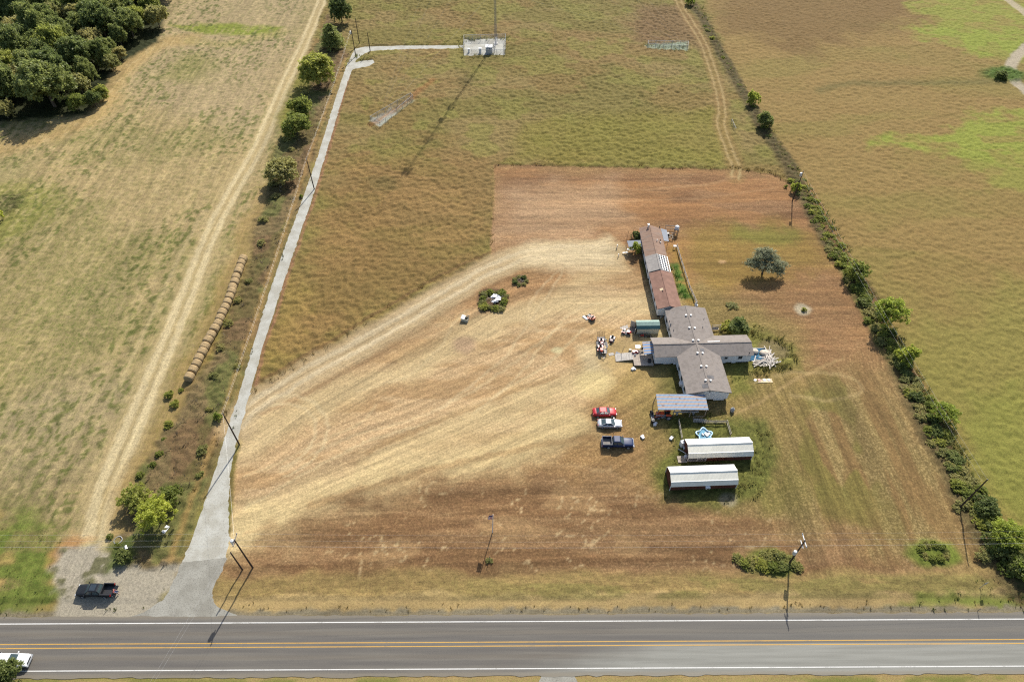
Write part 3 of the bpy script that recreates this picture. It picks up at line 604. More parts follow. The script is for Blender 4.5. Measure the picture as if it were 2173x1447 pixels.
def crown_mesh(name, lobes, nleaf, size, mat, seed, shell=.55, flat=0.0):
    rng = np.random.default_rng(seed); vol = np.array([l[3] * l[4] * l[5] for l in lobes]) ** .67; vol /= vol.sum()
    pts = []; sh = []
    for l, w in zip(lobes, vol):
        n = int(nleaf * 2.5 * w); k = max(8, int(n / 30))       # leaves sit in sprays along the outside of each lobe
        d = rng.normal(size=(k, 3)); d /= np.linalg.norm(d, axis=1)[:, None]; d[:, 2] = np.where(d[:, 2] < -.55, -d[:, 2], d[:, 2])
        r = shell + (1.08 - shell) * rng.random(k) ** .6; r = np.where(rng.random(k) < .16, r * 1.22, r)
        c = d * r[:, None]; own = rng.integers(0, k, n)
        q = c[own] + rng.normal(size=(n, 3)) * np.array([.13, .13, .11])
        pts.append(q * np.array(l[3:6]) + np.array(l[:3])); sh.append(.35 * rng.random(k)[own] + .65 * rng.random(n))
    pts = np.concatenate(pts); sh = np.concatenate(sh); n = len(pts)
    a, b = rq(rng, n); b[:, 2] *= (1 - flat); s = size * .62 * (.55 + .9 * rng.random(n))[:, None]
    a = a * s; b = b * s * .62
    v = np.stack([pts - a, pts - b * .9, pts + a, pts + b * .9], 1).reshape(-1, 3); v[:, 2] = np.maximum(v[:, 2], .03)
    return qmesh(name, v, 4, mat, sh)
def trunk_mesh(name, h, r, lobes, seed, lean=(0, 0)):
    rd = random.Random(seed); mb = MB(); p = Vector((0, 0, -.1)); rr = r; n = 4; pts = [p.copy()]; top = h
    for k in range(n):
        q = Vector((lean[0] * (k + 1) / n + rd.uniform(-.05, .05) * h * .3, lean[1] * (k + 1) / n + rd.uniform(-.05, .05) * h * .3, top * (k + 1) / n))
        mb.tube(p, q, rr, rr * .8, 8); p = q; rr *= .8; pts.append(p.copy())
    for l in lobes:
        a = pts[rd.choice((2, 3, 4))]; e = Vector(l[:3]); m_ = (a + e) / 2 + Vector((rd.uniform(-.3, .3), rd.uniform(-.3, .3), .1 * h * .2))
        mb.tube(a, m_, r * .45, r * .3, 6); mb.tube(m_, e, r * .3, r * .1, 6)
        for _ in range(3):
            f = e + Vector((rd.uniform(-.8, .8) * l[3], rd.uniform(-.8, .8) * l[4], rd.uniform(-.2, .8) * l[5])); mb.tube(e, f, r * .12, r * .03, 5)
    return mb.mesh(name, BARK)
def lobes_round(seed, R, H, z0, n=7, sq=1.0):
    rd = random.Random(seed); L = []
    for k in range(n):
        a = 2 * pi * k / n + rd.uniform(-.4, .4); f = rd.uniform(.42, .66)
        L.append((cos(a) * R * f, sin(a) * R * f, z0 + (H - z0) * rd.uniform(.28, .55), R * rd.uniform(.36, .5), R * rd.uniform(.36, .5), (H - z0) * rd.uniform(.26, .36)))
    for k in range(max(2, n // 3)):
        L.append((rd.uniform(-.25, .25) * R, rd.uniform(-.25, .25) * R, z0 + (H - z0) * rd.uniform(.55, .74), R * rd.uniform(.42, .55), R * rd.uniform(.42, .55), (H - z0) * rd.uniform(.24, .32)))
    return L
PROTO = {}
def proto(key, R, H, z0, nleaf, size, mat, seed, tr=.2, n=7, shell=.55, lob=None):
    L = lob or lobes_round(seed, R, H, z0, n); PROTO[key] = (trunk_mesh('trunk', H * .62, tr, L, seed), crown_mesh('crown', L, nleaf, size, mat, seed, shell))
def plant(key, name, label, cat, x, y, s=1.0, rz=0, group=None, sz=None, z=None):
    o = thing(name, label, cat, (x, y, 0 if z is None else z), rz, group); o.scale = (s, s, sz or s)
    for nm, me in zip(('trunk', 'crown'), PROTO[key]):
        c = bpy.data.objects.new(nm, me); COL.objects.link(c); c.parent = o
    return o
proto('oakA', 5.2, 11.5, 2.2, 7000, .46, LF_DARK, 1, .32, 9); proto('oakB', 4.6, 12.5, 2.0, 7000, .46, LF_DARK, 2, .3, 8)
proto('oakC', 5.0, 10.5, 1.6, 6500, .44, LF_MID, 3, .28, 8); proto('oakD', 4.2, 9.0, 1.2, 6000, .42, LF_OLIVE, 4, .22, 7)
proto('roundM', 2.6, 5.2, .7, 4200, .26, LF_MID, 11, .14, 7, .4); proto('roundO', 2.6, 5.0, .6, 4200, .26, LF_OLIVE, 12, .14, 7, .4)
proto('roundD', 2.3, 5.0, .3, 4200, .26, LF_DARK, 13, .14, 6, .5); proto('cone', 2.6, 7.6, .2, 5200, .28, LF_DARK, 14, .16, 6, .5,
    lob=[(0, 0, 1.6, 2.5, 2.4, 1.5), (.2, .1, 3.1, 2.2, 2.2, 1.5), (-.2, 0, 4.4, 1.8, 1.8, 1.4), (0, .1, 5.6, 1.3, 1.3, 1.2), (0, 0, 6.7, .7, .7, .9), (1.3, -.6, 2.2, 1.3, 1.3, 1.2)])
proto('lime', 3.4, 6.2, 1.4, 2000, .27, LF_LIME, 15, .13, 9, .35); proto('limeS', 1.5, 3.2, .2, 1500, .2, LF_LIME, 16, .06, 6, .4)
proto('thinM', 2.8, 4.4, .4, 1500, .27, LF_MID, 33, .1, 9, .3); proto('shrubD', 1.7, 2.3, 0, 1900, .2, LF_DARK, 17, .06, 6, .4); proto('shrubM', 1.6, 1.9, 0, 1700, .19, LF_MID, 18, .06, 6, .4)
proto('shrubO', 1.5, 1.6, 0, 1500, .18, LF_OLIVE, 19, .05, 6, .4); proto('shrubY', 1.5, 1.5, 0, 1500, .18, LF_YEL, 22, .05, 6, .4); proto('shrubD2', 2.1, 3.0, 0, 2300, .22, LF_DARK, 20, .08, 7, .4)
# --- the wood in the far left corner: every tree a thing of its own
rw = random.Random(5)
WB = np.array([G(*p) for p in [(352, 20), (335, 78), (290, 112), (252, 132), (232, 165), (215, 205), (190, 226), (120, 250), (40, 268), (-60, 285)]])
def wood_inside(x, y):                                   # depth behind the wood's edge, metres
    best = 1e9; sgn = 1
    for (x0, y0), (x1, y1) in zip(WB[:-1], WB[1:]):
        dx, dy = x1 - x0, y1 - y0; t = max(0, min(1, ((x - x0) * dx + (y - y0) * dy) / (dx * dx + dy * dy)))
        d = hypot(x - x0 - t * dx, y - y0 - t * dy)
        if d < best: best = d; sgn = 1 if (dx * (y - y0) - dy * (x - x0)) < 0 else -1
    return best * sgn
wl = 'dark green broadleaf tree crowded in the dense wood beyond the stubble field'
bx, by = G(112, 236)
big = plant('oakA', 'broadleaf_tree', 'biggest spreading grey green tree at the near edge of the dense wood', 'tree', bx, by + 2, 1.55, .4, 'trees of the dense wood', 1.28)
cnt = 0
gx = -225
while gx < -116:
    gy = 168
    while gy < 335:
        x = gx + rw.uniform(-2.6, 2.6); y = gy + rw.uniform(-2.6, 2.6); d = wood_inside(x, y)
        if d > 2.6 and hypot(x - bx, y - by - 2) > 8.5 and x > -.74 * y - 22:
            k = rw.choice(['oakA', 'oakB', 'oakB', 'oakC', 'oakA', 'oakD'] if d > 7 else ['oakD', 'oakC', 'oakC', 'oakB'])
            s_ = rw.uniform(.8, 1.15) * (1 if d > 7 else .72)
            plant(k, 'broadleaf_tree', {'oakD': 'yellow green loose tree in the dense wood beyond the stubble field', 'oakC': 'mid green rounded tree in the dense wood beyond the stubble field'}.get(k, wl), 'tree', x, y, s_, rw.uniform(0, 6.28), 'trees of the dense wood', s_ * rw.uniform(.9, 1.12)); cnt += 1
        gy += 8.2
    gx += 8.2
for (px, py, k, s_) in ((222, 212, 'roundM', .9), (205, 228, 'roundD', 1.0), (243, 150, 'roundO', 1.1), (258, 128, 'roundO', .9), (170, 236, 'roundM', 1.1)):
    x, y = G(px, py); plant(k, 'bush', 'bushy undergrowth at the foot of the dense wood where the stubble begins', 'bush', x, y, s_, px, 'bushes along the foot of the wood')
x, y = G(340, 60); plant('oakD', 'broadleaf_tree', 'thin grey green see-through tree at the right-hand tip of the wood', 'tree', x, y, .95, 1.0, 'trees of the dense wood')
x, y = G(-6, 470); plant('limeS', 'bush', 'bright green bush cut by the left edge beside the field hollow', 'bush', x, y, 1.5)
# --- trees of the fence strip beside the gravel drive
for (px, py, k, s_, sz, lab) in (
    (727, 50, 'oakB', .86, .72, 'dark tree farthest up the fence strip by the gravel drive'),
    (708, 104, 'cone', 1.4, 1.15, 'dark pointed cedar between two broadleaf trees on the fence strip'),
    (680, 182, 'oakC', 1.12, .95, 'large yellow green tree on the fence strip below the dark cedar'),
    (644, 252, 'roundM', 1.35, 1.3, 'upper of the paired light green trees on the fence strip'),
    (632, 288, 'roundM', 1.6, 1.3, 'lower of the paired light green trees on the fence strip'),
    (603, 386, 'roundO', 1.7, 1.4, 'round olive tree alone on the fence strip above the hay bales')):
    x, y = G(px, py); plant(k, 'roadside_tree', lab, 'tree', x, y, s_, px * .1, None, sz)
x, y = G(338, 1108); plant('lime', 'roadside_tree', 'bright yellow green tree by the mouth of the gravel drive', 'tree', x + .6, y, 1.0, .7, None, .95)
x, y = G(300, 1082); plant('thinM', 'roadside_tree', 'loose thin green tree leaning left beside the brightest roadside tree', 'tree', x - .6, y + 1, 1.1, 2, None, .9)
x, y = G(370, 1062); plant('thinM', 'roadside_tree', 'thin darker tree behind the bright yellow green roadside tree', 'tree', x, y, .85, 4)
x, y = G(6, 1428, 2.6); plant('roundD', 'roadside_tree', 'dark roadside tree cut by the bottom left corner near the white pickup', 'tree', x, y, .95, 4)
for i, (px, py, k, s_) in enumerate(((560, 470, 'shrubO', .9), (585, 420, 'shrubO', .8), (555, 520, 'shrubO', .8), (505, 640, 'shrubY', .7), (485, 690, 'shrubY', .8), (470, 740, 'shrubO', .7), (455, 800, 'shrubO', .7), (505, 780, 'shrubY', .55), (430, 960, 'shrubO', .8), (640, 420, 'limeS', .35), (610, 300, 'shrubY', .8),
      (650, 200, 'shrubO', .8), (620, 320, 'shrubO', .7), (580, 395, 'shrubO', .9), (445, 870, 'shrubY', .5), (425, 1010, 'shrubY', .55), (530, 600, 'shrubO', .6))):
    x, y = G(px, py); plant(k, 'shrub', 'low scrubby shrub in the brown brush strip between hay bales and gravel drive', 'shrub', x, y, s_, i, 'shrubs of the brush strip')
x, y = G(465, 890); plant('limeS', 'shrub', 'small bright yellow green shrub by the pole where lane and drive meet', 'shrub', x, y, .6)
x, y = G(265, 1185); plant('shrubD', 'shrub', 'dark green shrub at the corner of the gravel pull-off above the parked pickup', 'shrub', x, y, .85)
for i, (px, py) in enumerate(((350, 935), (340, 965), (372, 860), (385, 830), (325, 990), (360, 905), (235, 1140), (300, 1010), (360, 840), (250, 1160))):
    x, y = G(px, py); plant('shrubM', 'weed_clump', 'low green weed clump in the dry grass beside the field track', 'weeds', x, y, .38 + .12 * (i % 3), i, 'weed clumps beside the field track')
# --- the hedge along the right boundary
HB = smooth_pts([(1478, 20), (1503, 68), (1545, 140), (1570, 188), (1600, 232), (1640, 300), (1668, 342), (1700, 400), (1740, 470), (1780, 545), (1830, 630), (1875, 715), (1925, 800), (1985, 920), (2045, 1030), (2095, 1120), (2150, 1215)], 10)
rh = random.Random(9); k_ = 0; prev = None
for i, (hx, hy) in enumerate(HB):
    if prev is not None and hypot(hx - prev[0], hy - prev[1]) < (1.7 if hy < 155 else 4.0): continue
    prev = (hx, hy); far_ = hy > 155
    if far_ and rh.random() < .25: continue
    for j in range(1 if far_ else 3):
        key = rh.choice(['shrubY', 'shrubM', 'shrubO', 'shrubM'] if hy > 110 else ['shrubD', 'shrubO', 'shrubM', 'shrubO', 'shrubM', 'shrubY'])
        s_ = rh.uniform(.5, .8) if far_ else (rh.uniform(.55, .8) if hy > 125 else rh.uniform(.7, 1.0))
        plant(key, 'shrub', 'dark hedge shrub in the boundary hedgerow by the power line' if hy < 150 else 'small shrub on the far boundary line beside the field track', 'shrub', hx + rh.uniform(-.7, .7) + (0, 1.4, -1.2)[j], hy + rh.uniform(-1, 1), s_, rh.uniform(0, 6), 'shrubs of the right boundary hedge', s_ * .72)
for (px, py, k, s_, sz, lab) in (
    (1463, 12, 'limeS', 1.3, 1.2, 'light green bush at the top edge of the far boundary hedge'), (1594, 222, 'limeS', 1.45, 1.4, 'small bright green tree next above the dark round one on the boundary'),
    (1620, 272, 'roundD', 1.05, .95, 'dark round tree on the far boundary below a bright green one'), (1686, 408, 'limeS', .95, 1.0, 'yellow green bush around the base of the transformer pole'),
    (1812, 592, 'thinM', 1.15, 1.1, 'pale green thin tree on the hedge north of the lime tree'), (1826, 610, 'shrubM', .95, .8, 'smaller bush leaning against the pale thin hedge tree'),
    (1872, 690, 'lime', 1.2, 1.15, 'lime green tree standing tallest on the right hedge'), (1918, 770, 'limeS', 1.5, 1.5, 'slim lime sapling on the hedge below the tall lime tree'),
    (1908, 775, 'shrubD2', .9, .6, 'dark bush below the slim lime sapling in the hedge'), (1995, 890, 'lime', .9, .6, 'spreading green bush midway down the right hedge'),
    (2086, 1080, 'shrubD2', 1.15, .9, 'dark bush beside the lower right utility pole'), (2122, 1150, 'lime', 1.05, .75, 'wide bright green tree near the roadside end of the hedge'), (2108, 1160, 'shrubD2', 1.2, .9, 'dark bush in front of the wide bright hedge tree'),
    (2168, 1215, 'limeS', 1.5, 1.2, 'bright bush at the last roadside end of the hedge'), (2150, 1205, 'shrubD2', 1.1, 1.0, 'dark low bush at the roadside tip of the hedge'),
    (1667, 399, 'limeS', .35, .3, 'tiny green bush alone on the red lawn by the transformer pole'), (2086, 1182, 'shrubO', .95, .8, 'dry olive bush alone left of the hedge end'),
    (2028, 1080, 'shrubO', .55, .45, 'small tuft of brush at the lower right pole foot'), (2122, 168, 'shrubD2', 1.0, .9, 'dark bush inside the bend of the far right track'), (2185, 172, 'shrubM', 1.2, 1.0, 'green bush cut by the right edge inside the track loop')):
    x, y = G(px, py); plant(k, 'hedge_tree' if k in ('lime', 'roundM', 'roundD', 'thinM') else 'shrub', lab, 'tree' if k in ('lime', 'roundM', 'roundD', 'thinM') else 'shrub', x, y, s_, px * .3, None, sz)
# --- trees in the yard
gl = [(-1.9, .3, 2.9, 1.5, 1.4, .9), (-.6, .8, 4.0, 1.6, 1.5, 1.2), (1.3, .1, 3.5, 1.6, 1.5, 1.1), (2.7, -.7, 2.4, 1.3, 1.2, .9), (.3, -1.0, 2.7, 1.7, 1.4, .9), (-.2, 1.6, 4.6, 1.3, 1.2, 1.1), (.9, 1.2, 4.9, 1.1, 1.1, .9), (1.9, -1.4, 1.8, 1.1, 1.0, .7), (-2.6, .7, 3.3, .9, .8, .6)]
proto('grey', 4, 6, 1, 8500, .15, LF_GREY, 31, .2, lob=gl, shell=.15)
x, y = G(1617, 581); plant('grey', 'yard_tree', 'grey green tree standing alone on the back lawn with its shadow', 'tree', x, y, 1.3, .2, None, 1.0)
x, y = G(1563, 706); plant('roundD', 'bush', 'dense dark green round bush behind the house wing', 'bush', x, y, .98, 1, None, .72)
x, y = G(1543, 700); plant('shrubM', 'bush', 'light green bush hugging the left side of the dark round bush', 'bush', x, y, 1.1, 2)
x, y = G(1347, 537); plant('limeS', 'young_tree', 'young tree beside the grey awning at the far mobile home', 'tree', x, y, 1.0, 2, None, 1.1)
x, y = G(1351, 508); plant('shrubD', 'bush', 'dark bush against the wall above the grey awning', 'bush', x, y, .9)
x, y = G(1552, 650); plant('shrubO', 'bush', 'low dry bush growing in a small ring on the back lawn', 'bush', x, y, .9, 0, None, .45)
x, y = G(1706, 659); plant('shrubM', 'bush', 'tiny green bush in the pale bare circle on the back lawn', 'bush', x, y, .4)
for i, a in enumerate(np.linspace(0, 2 * pi, 14)[:-1]):
    cx, cy = G(1048, 640); r = 2.75 + .3 * (i % 3 - 1)
    plant(['shrubM', 'shrubO', 'shrubM', 'shrubO'][i % 4], 'weed_clump', 'weedy green clump in the ring around the white scrap heap', 'weeds', cx + r * cos(a), cy + r * sin(a) * .95, .52 + .12 * (i % 3), i, 'weed clumps ringing the scrap heap', .5)
for i, a in enumerate(np.linspace(0, 2 * pi, 8)[:-1]):
    cx, cy = G(1104, 598)
    plant(['shrubO', 'shrubD', 'shrubO'][i % 3], 'weed_clump', 'dry weed clump in the small brush ring north-east of the scrap heap', 'weeds', cx + 1.35 * cos(a), cy + 1.3 * sin(a), .42, i, 'weed clumps of the small brush ring', .38)
for i, a in enumerate(np.linspace(0, 2 * pi, 11)[:-1]):
    cx, cy = G(1979, 1172)
    plant('shrubM' if i % 3 else 'shrubY', 'weed_clump', 'green weed clump in the oval ring near the lower right pole', 'weeds', cx + 2.1 * cos(a), cy + 1.25 * sin(a), .5, i, 'weed clumps of the roadside ring', .42)
for i, (px, py, k, s_) in enumerate(((1565, 1187, 'shrubY', .7), (1580, 1196, 'shrubM', .65), (1596, 1190, 'shrubY', .7), (1610, 1198, 'shrubM', .75), (1625, 1184, 'shrubY', .8), (1640, 1180, 'shrubY', .85), (1656, 1186, 'shrubY', .85), (1640, 1204, 'shrubM', .75), (1660, 1206, 'shrubD', .6), (1676, 1196, 'shrubY', .8), (1690, 1204, 'shrubY', .7), (1590, 1206, 'shrubY', .6), (1622, 1208, 'shrubM', .6))):
    x, y = G(px, py); plant(k, 'weed_clump', 'yellow green weed clump in the mound at the crossarm pole foot', 'weeds', x, y, s_, i, 'weed clumps of the pole mound', s_ * .75)
# --- ground cover: blades in tussocks, one object per stand
def tufts(name, label, areas, mat, blades=9, seed=1, lean=.45):
    rng = np.random.default_rng(seed); PT = []; HH = []
    for px, dens, h in areas:
        P = np.array([G(*p) for p in px]); x0, y0 = P.min(0); x1, y1 = P.max(0); n = int((x1 - x0) * (y1 - y0) * dens)
        x = rng.uniform(x0, x1, n); y = rng.uniform(y0, y1, n); ins = np.zeros(n, bool)
        for (ax, ay), (cx, cy) in zip(P, np.roll(P, -1, 0)):
            c = (ay > y) != (cy > y); ins ^= c & (x < ax + (y - ay) * (cx - ax) / ((cy - ay) if cy != ay else 1e-9))
        keep = ins & (vn(x / 1.6, y / 1.6, seed) + .35 * rng.random(n) > .52)
        PT.append(np.stack([x[keep], y[keep]], 1)); HH.append(h * (.5 + .8 * rng.random(keep.sum())))
    PT = np.concatenate(PT); HH = np.concatenate(HH); n = len(PT)
    base = np.repeat(PT, blades, 0); h = np.repeat(HH, blades) * (.6 + .6 * rng.random(n * blades)); m = len(base)
    ang = rng.random(m) * 2 * pi; off = rng.random(m) * np.minimum(.5, h * .8); ln = h * lean * (.4 + rng.random(m))
    d = np.stack([np.cos(ang), np.sin(ang)], 1); b0 = base + d * off[:, None]; tip = b0 + d * ln[:, None]; w = (.05 + .13 * h)[:, None]; sd = np.stack([-d[:, 1], d[:, 0]], 1) * w
    z0 = np.zeros((m, 1)); mid = b0 + d * (ln * .4)[:, None]
    v = np.stack([np.hstack([b0 - sd * .5, z0]), np.hstack([b0 + sd * .5, z0]), np.hstack([mid + sd * .6, (h * .6)[:, None]]), np.hstack([tip, h[:, None]])], 1).reshape(-1, 3)
    o = bpy.data.objects.new(name, qmesh(name, v, 4, mat, rng.random(m))); COL.objects.link(o)
    return tag(o, label, 'grass', None, 'stuff')
G_DRY = leafmat('dry grass', A(176, 142, 84, 2.6), A(214, 178, 110, 2.6), .35, 0); G_GRN = leafmat('green weeds', (.060, .082, .020), (.140, .150, .042), .35, 0)
G_YEL = leafmat('yellow weeds', (.13, .135, .036), (.24, .21, .07), .4, 0); G_BRN = leafmat('brown brush', (.15, .108, .068), (.26, .195, .125), .3, 0)
tufts('weeds', 'green weeds growing thick around the red barns and the small pool yard', [([(1410, 900), (1450, 890), (1560, 890), (1600, 930), (1612, 1000), (1600, 1050), (1560, 1070), (1410, 1062), (1400, 1000), (1430, 960)], 1.1, .38), ([(1405, 645), (1420, 640), (1450, 712), (1450, 850), (1432, 850), (1405, 700)], .8, .3), ([(1366, 525), (1384, 580), (1402, 660), (1390, 668)], .9, .3), ([(1540, 770), (1600, 765), (1598, 800), (1545, 815)], 1.2, .4), ([(1440, 880), (1560, 870), (1560, 905), (1440, 910)], 1.4, .6)], G_GRN, seed=3)
tufts('weeds', 'yellow green weeds in a broad ring around the collapsed blue pool and lumber', [([(1590, 705), (1640, 705), (1690, 740), (1690, 775), (1650, 790), (1595, 785), (1598, 770), (1655, 768), (1668, 750), (1640, 722), (1600, 722)], 3.2, .62), ([(1596, 776), (1670, 772), (1660, 800), (1600, 805)], 2, .55), ([(1600, 890), (1645, 930), (1640, 960), (1600, 960)], 2, .5), ([(1575, 1000), (1640, 960), (1610, 1060), (1560, 1070)], 1.6, .5), ([(1580, 700), (1600, 690), (1640, 700), (1600, 712)], 3, .5)], G_YEL, seed=4)
tufts('brush', 'brown dead brush along the strip between hay bales and gravel drive', [([(712, 110), (690, 250), (645, 370), (592, 530), (552, 650), (505, 800), (468, 910), (430, 1010), (395, 1100), (350, 1205), (270, 1200), (310, 1020), (400, 850), (460, 770), (535, 560), (575, 420), (620, 280), (680, 150)], .55, .62)], G_BRN, seed=5, blades=8)
tufts('dry_grass', 'tall dry golden grass fringing the gravel drive and the road verge', [([(395, 1100), (425, 1030), (463, 945), (500, 830), (494, 830), (455, 945), (416, 1030), (386, 1100)], 1.2, .45), ([(750, 120), (725, 160), (700, 235), (672, 325), (664, 325), (694, 235), (716, 165), (742, 118)], .8, .5), ([(1380, 1298), (460, 1300), (470, 1278), (1380, 1280)], .5, .22), ([(1380, 1298), (2173, 1288), (2173, 1270), (1380, 1280)], .5, .25)], G_DRY, seed=6)
tufts('weeds', 'pale green weeds around the tower compound and the end of the gravel drive', [([(976, 80), (1080, 77), (1082, 86), (978, 90)], 1.0, .7), ([(760, 92), (980, 88), (980, 95), (770, 97)], .7, .6), ([(752, 118), (800, 115), (800, 128), (752, 130)], 1.5, .6), ([(978, 116), (1075, 114), (1076, 124), (978, 126)], .9, .6), ([(970, 78), (984, 78), (984, 122), (972, 122)], 1, .6), ([(1074, 80), (1084, 80), (1086, 118), (1074, 118)], 1, .6), ([(1360, 94), (1466, 90), (1468, 112), (1360, 106)], .9, .6)], G_YEL, seed=7)
tufts('weeds', 'rank green grass on the roadside verge below the right hedge end', [([(2120, 1200), (2180, 1190), (2250, 1300), (2000, 1294), (1890, 1290), (2010, 1262)], .9, .35), ([(0, 1200), (110, 1220), (105, 1300), (-80, 1310)], .8, .35), ([(-20, 1090), (150, 1130), (110, 1210), (-20, 1200)], .5, .3)], G_GRN, seed=8)
tufts('weeds', 'weeds sprouting along the middle of the worn gravel drive', [([(608, 500), (612, 500), (598, 560), (594, 560)], 1.6, .3), ([(536, 730), (542, 730), (536, 760), (528, 760)], 1.2, .3), ([(505, 850), (512, 850), (500, 910), (490, 910)], .9, .3), ([(660, 370), (664, 370), (655, 400), (651, 400)], 1, .3), ([(225, 1292), (250, 1290), (246, 1300), (222, 1302)], 3, .3), ([(268, 1296), (300, 1290), (350, 1245), (356, 1252), (306, 1296)], .7, .25)], G_GRN, seed=10)
tufts('weeds', 'bright green vines and weeds in the narrow side yard of the mobile homes', [([(1420, 570), (1432, 562), (1444, 585), (1432, 600)], 4, .5), ([(1434, 602), (1448, 605), (1464, 630), (1442, 634)], 4, .5)], leafmat('vine leaves', (.05, .12, .02), (.09, .20, .035), .35, 0), seed=11)
tufts('dry_grass', 'uncut dry grass tussocks standing along the mown edge of the field', [([(1050, 344), (1570, 355), (1570, 361), (1050, 350)], 1.6, .55), ([(1046, 350), (1051, 350), (1044, 548), (1038, 548)], 1.2, .5), ([(1040, 543), (935, 590), (700, 738), (535, 838), (535, 828), (700, 728), (930, 580), (1040, 533)], 1.2, .5), ([(1570, 355), (1640, 365), (1692, 396), (1690, 402), (1640, 372), (1570, 361)], 1.6, .6)], G_DRY, seed=12)

tufts('weeds', 'tangled yellow green undergrowth filling the right boundary hedge', [([(1690, 395), (1740, 480), (1830, 640), (1880, 730), (1990, 930), (2060, 1070), (2150, 1215), (2180, 1205), (2090, 1055), (2020, 915), (1908, 715), (1852, 620), (1766, 470), (1712, 392)], 1.3, .85), ([(1478, 22), (1545, 148), (1600, 244), (1690, 378), (1704, 372), (1614, 236), (1557, 140), (1491, 15)], .7, .7)], G_YEL, seed=14, lean=.6)
# ================================================================ MATERIALS FOR BUILT THINGS
m_white = M('white siding', (.66, .66, .65), .6, var=.06, dirt=(.42, .40, .36), dfac=.3, sc=.8)
m_wtrim = M('white trim', (.60, .60, .58), .5, var=.05)
m_dark = M('dark opening', (.02, .02, .022), .6); m_glass = M('window glass', (.03, .04, .05), .08, var=.1)
m_shing = M('grey brown shingles', (.215, .186, .163), .92, var=.16, sc=1.1, dirt=(.12, .11, .105), dfac=.5, bump=.3)
m_shing2 = M('red brown shingles', (.205, .118, .088), .92, var=.12, sc=.9, bump=.3); m_shing3 = M('tan weathered shingles', (.235, .155, .113), .92, var=.2, sc=.6, dirt=(.16, .125, .105), dfac=.8, stretch=(.6, 3, 1))
m_felt = M('grey roofing felt', (.255, .235, .215), .95, var=.1); m_patch = M('new shingle patch', (.125, .120, .120), .9)
m_wmet = M('white roof metal', (.74, .70, .58), .7, var=.05, sc=.4); m_barn = M('barn red boards', (.105, .036, .024), .75, var=.25, stretch=(5, 5, .3))
m_grn1 = M('pale green metal', (.21, .30, .25), .5, var=.08); m_grn2 = M('dark green metal', (.050, .125, .115), .5, var=.08); m_cream = M('cream metal', (.44, .42, .33), .6, var=.06)
m_deck = M('weathered deck boards', (.36, .30, .24), .85, var=.25, stretch=(1, 9, 1), sc=1); m_ramp = M('bleached boards', (.38, .35, .31), .85, var=.2, stretch=(9, 1, 1), sc=1)
m_wood = M('grey timber', (.25, .21, .17), .9, var=.25, sc=4); m_pole = M('creosote pole', (.060, .042, .030), .85, var=.3, sc=3, stretch=(1, 1, .2))
m_steel = M('galvanised steel', (.33, .34, .35), .6, .15); m_black = M('black plastic', (.018, .018, .02), .5); m_rub = M('rubber', (.025, .025, .026), .85)
m_orange = M('orange enamel', (.62, .09, .03), .35, coat=.4); m_red = M('red enamel', (.42, .035, .03), .35, coat=.4); m_metal = M('grey metal', (.15, .15, .155), .7)
m_rim = M('alloy rim', (.30, .30, .31), .5, .3); m_gfab = M('grey awning sheet', (.22, .235, .26), .95, var=.06); m_tan = M('tan board', (.55, .44, .28), .85)
m_straw = M('straw', A(206, 172, 126, 1.8), .95, var=.22, sc=4, bump=.5, stretch=(1, 1, 1)); m_lamp = M('headlamp', (.7, .72, .74), .12); m_tail = M('tail lamp', (.30, .01, .01), .2)
m_blue = M('blue liner', (.03, .10, .17), .9, var=.2); m_lblue = M('pale blue shell', (.42, .62, .75), .35, var=.08); m_wire = M('aluminium wire', (.50, .49, .46), .5, .3); m_white2 = M('white enamel', (.62, .62, .62), .55)
def wavemat(name, c1, c2, sx, sy, dist):
    m, t, b = newmat(name); v = scaled(t, sx, sy, 1); w = N(t, 'ShaderNodeTexWave', bands_direction='Y'); w.inputs['Scale'].default_value = 1; w.inputs['Distortion'].default_value = dist
    w.inputs['Detail'].default_value = 2; w.inputs['Detail Scale'].default_value = .25; t.links.new(v, w.inputs['Vector'])
    n = noise_n(t, 1.2, 4, scaled(t, 1, 1, 1))
    c = mix_rgb(t, ramp(t, w.outputs[1], .42, .60), c1, c2); c = mix_rgb(t, math_n(t, 'MULTIPLY', ramp(t, n, .58, .72), .7), c, (.17, .10, .07))
    t.links.new(c, b.inputs['Base Color']); b.inputs['Roughness'].default_value = .85; b.inputs['Specular IOR Level'].default_value = .15; return m
m_stripe = wavemat('blue roof metal with rust bands', (.20, .28, .38), (.37, .28, .22), .08, .40, 2.4); m_stripe2 = wavemat('blue and tan awning', (.12, .22, .38), (.33, .25, .19), .5, .38, 3)
def wire_mat():
    m, t, b = newmat('chain link'); b.inputs['Base Color'].default_value = (.45, .46, .46, 1); b.inputs['Metallic'].default_value = .5; b.inputs['Roughness'].default_value = .5
    v = scaled(t, 1, 1, 1); sxz = N(t, 'ShaderNodeSeparateXYZ'); t.links.new(v, sxz.inputs[0])
    s_ = math_n(t, 'ADD', sxz.outputs[0], sxz.outputs[1])
    def band(a): return math_n(t, 'LESS_THAN', math_n(t, 'FRACT', math_n(t, 'MULTIPLY', a, 9.0)), .12)
    k = math_n(t, 'MAXIMUM', band(math_n(t, 'ADD', s_, sxz.outputs[2])), band(math_n(t, 'SUBTRACT', s_, sxz.outputs[2]))); t.links.new(k, b.inputs['Alpha']); return m
m_chain = wire_mat()
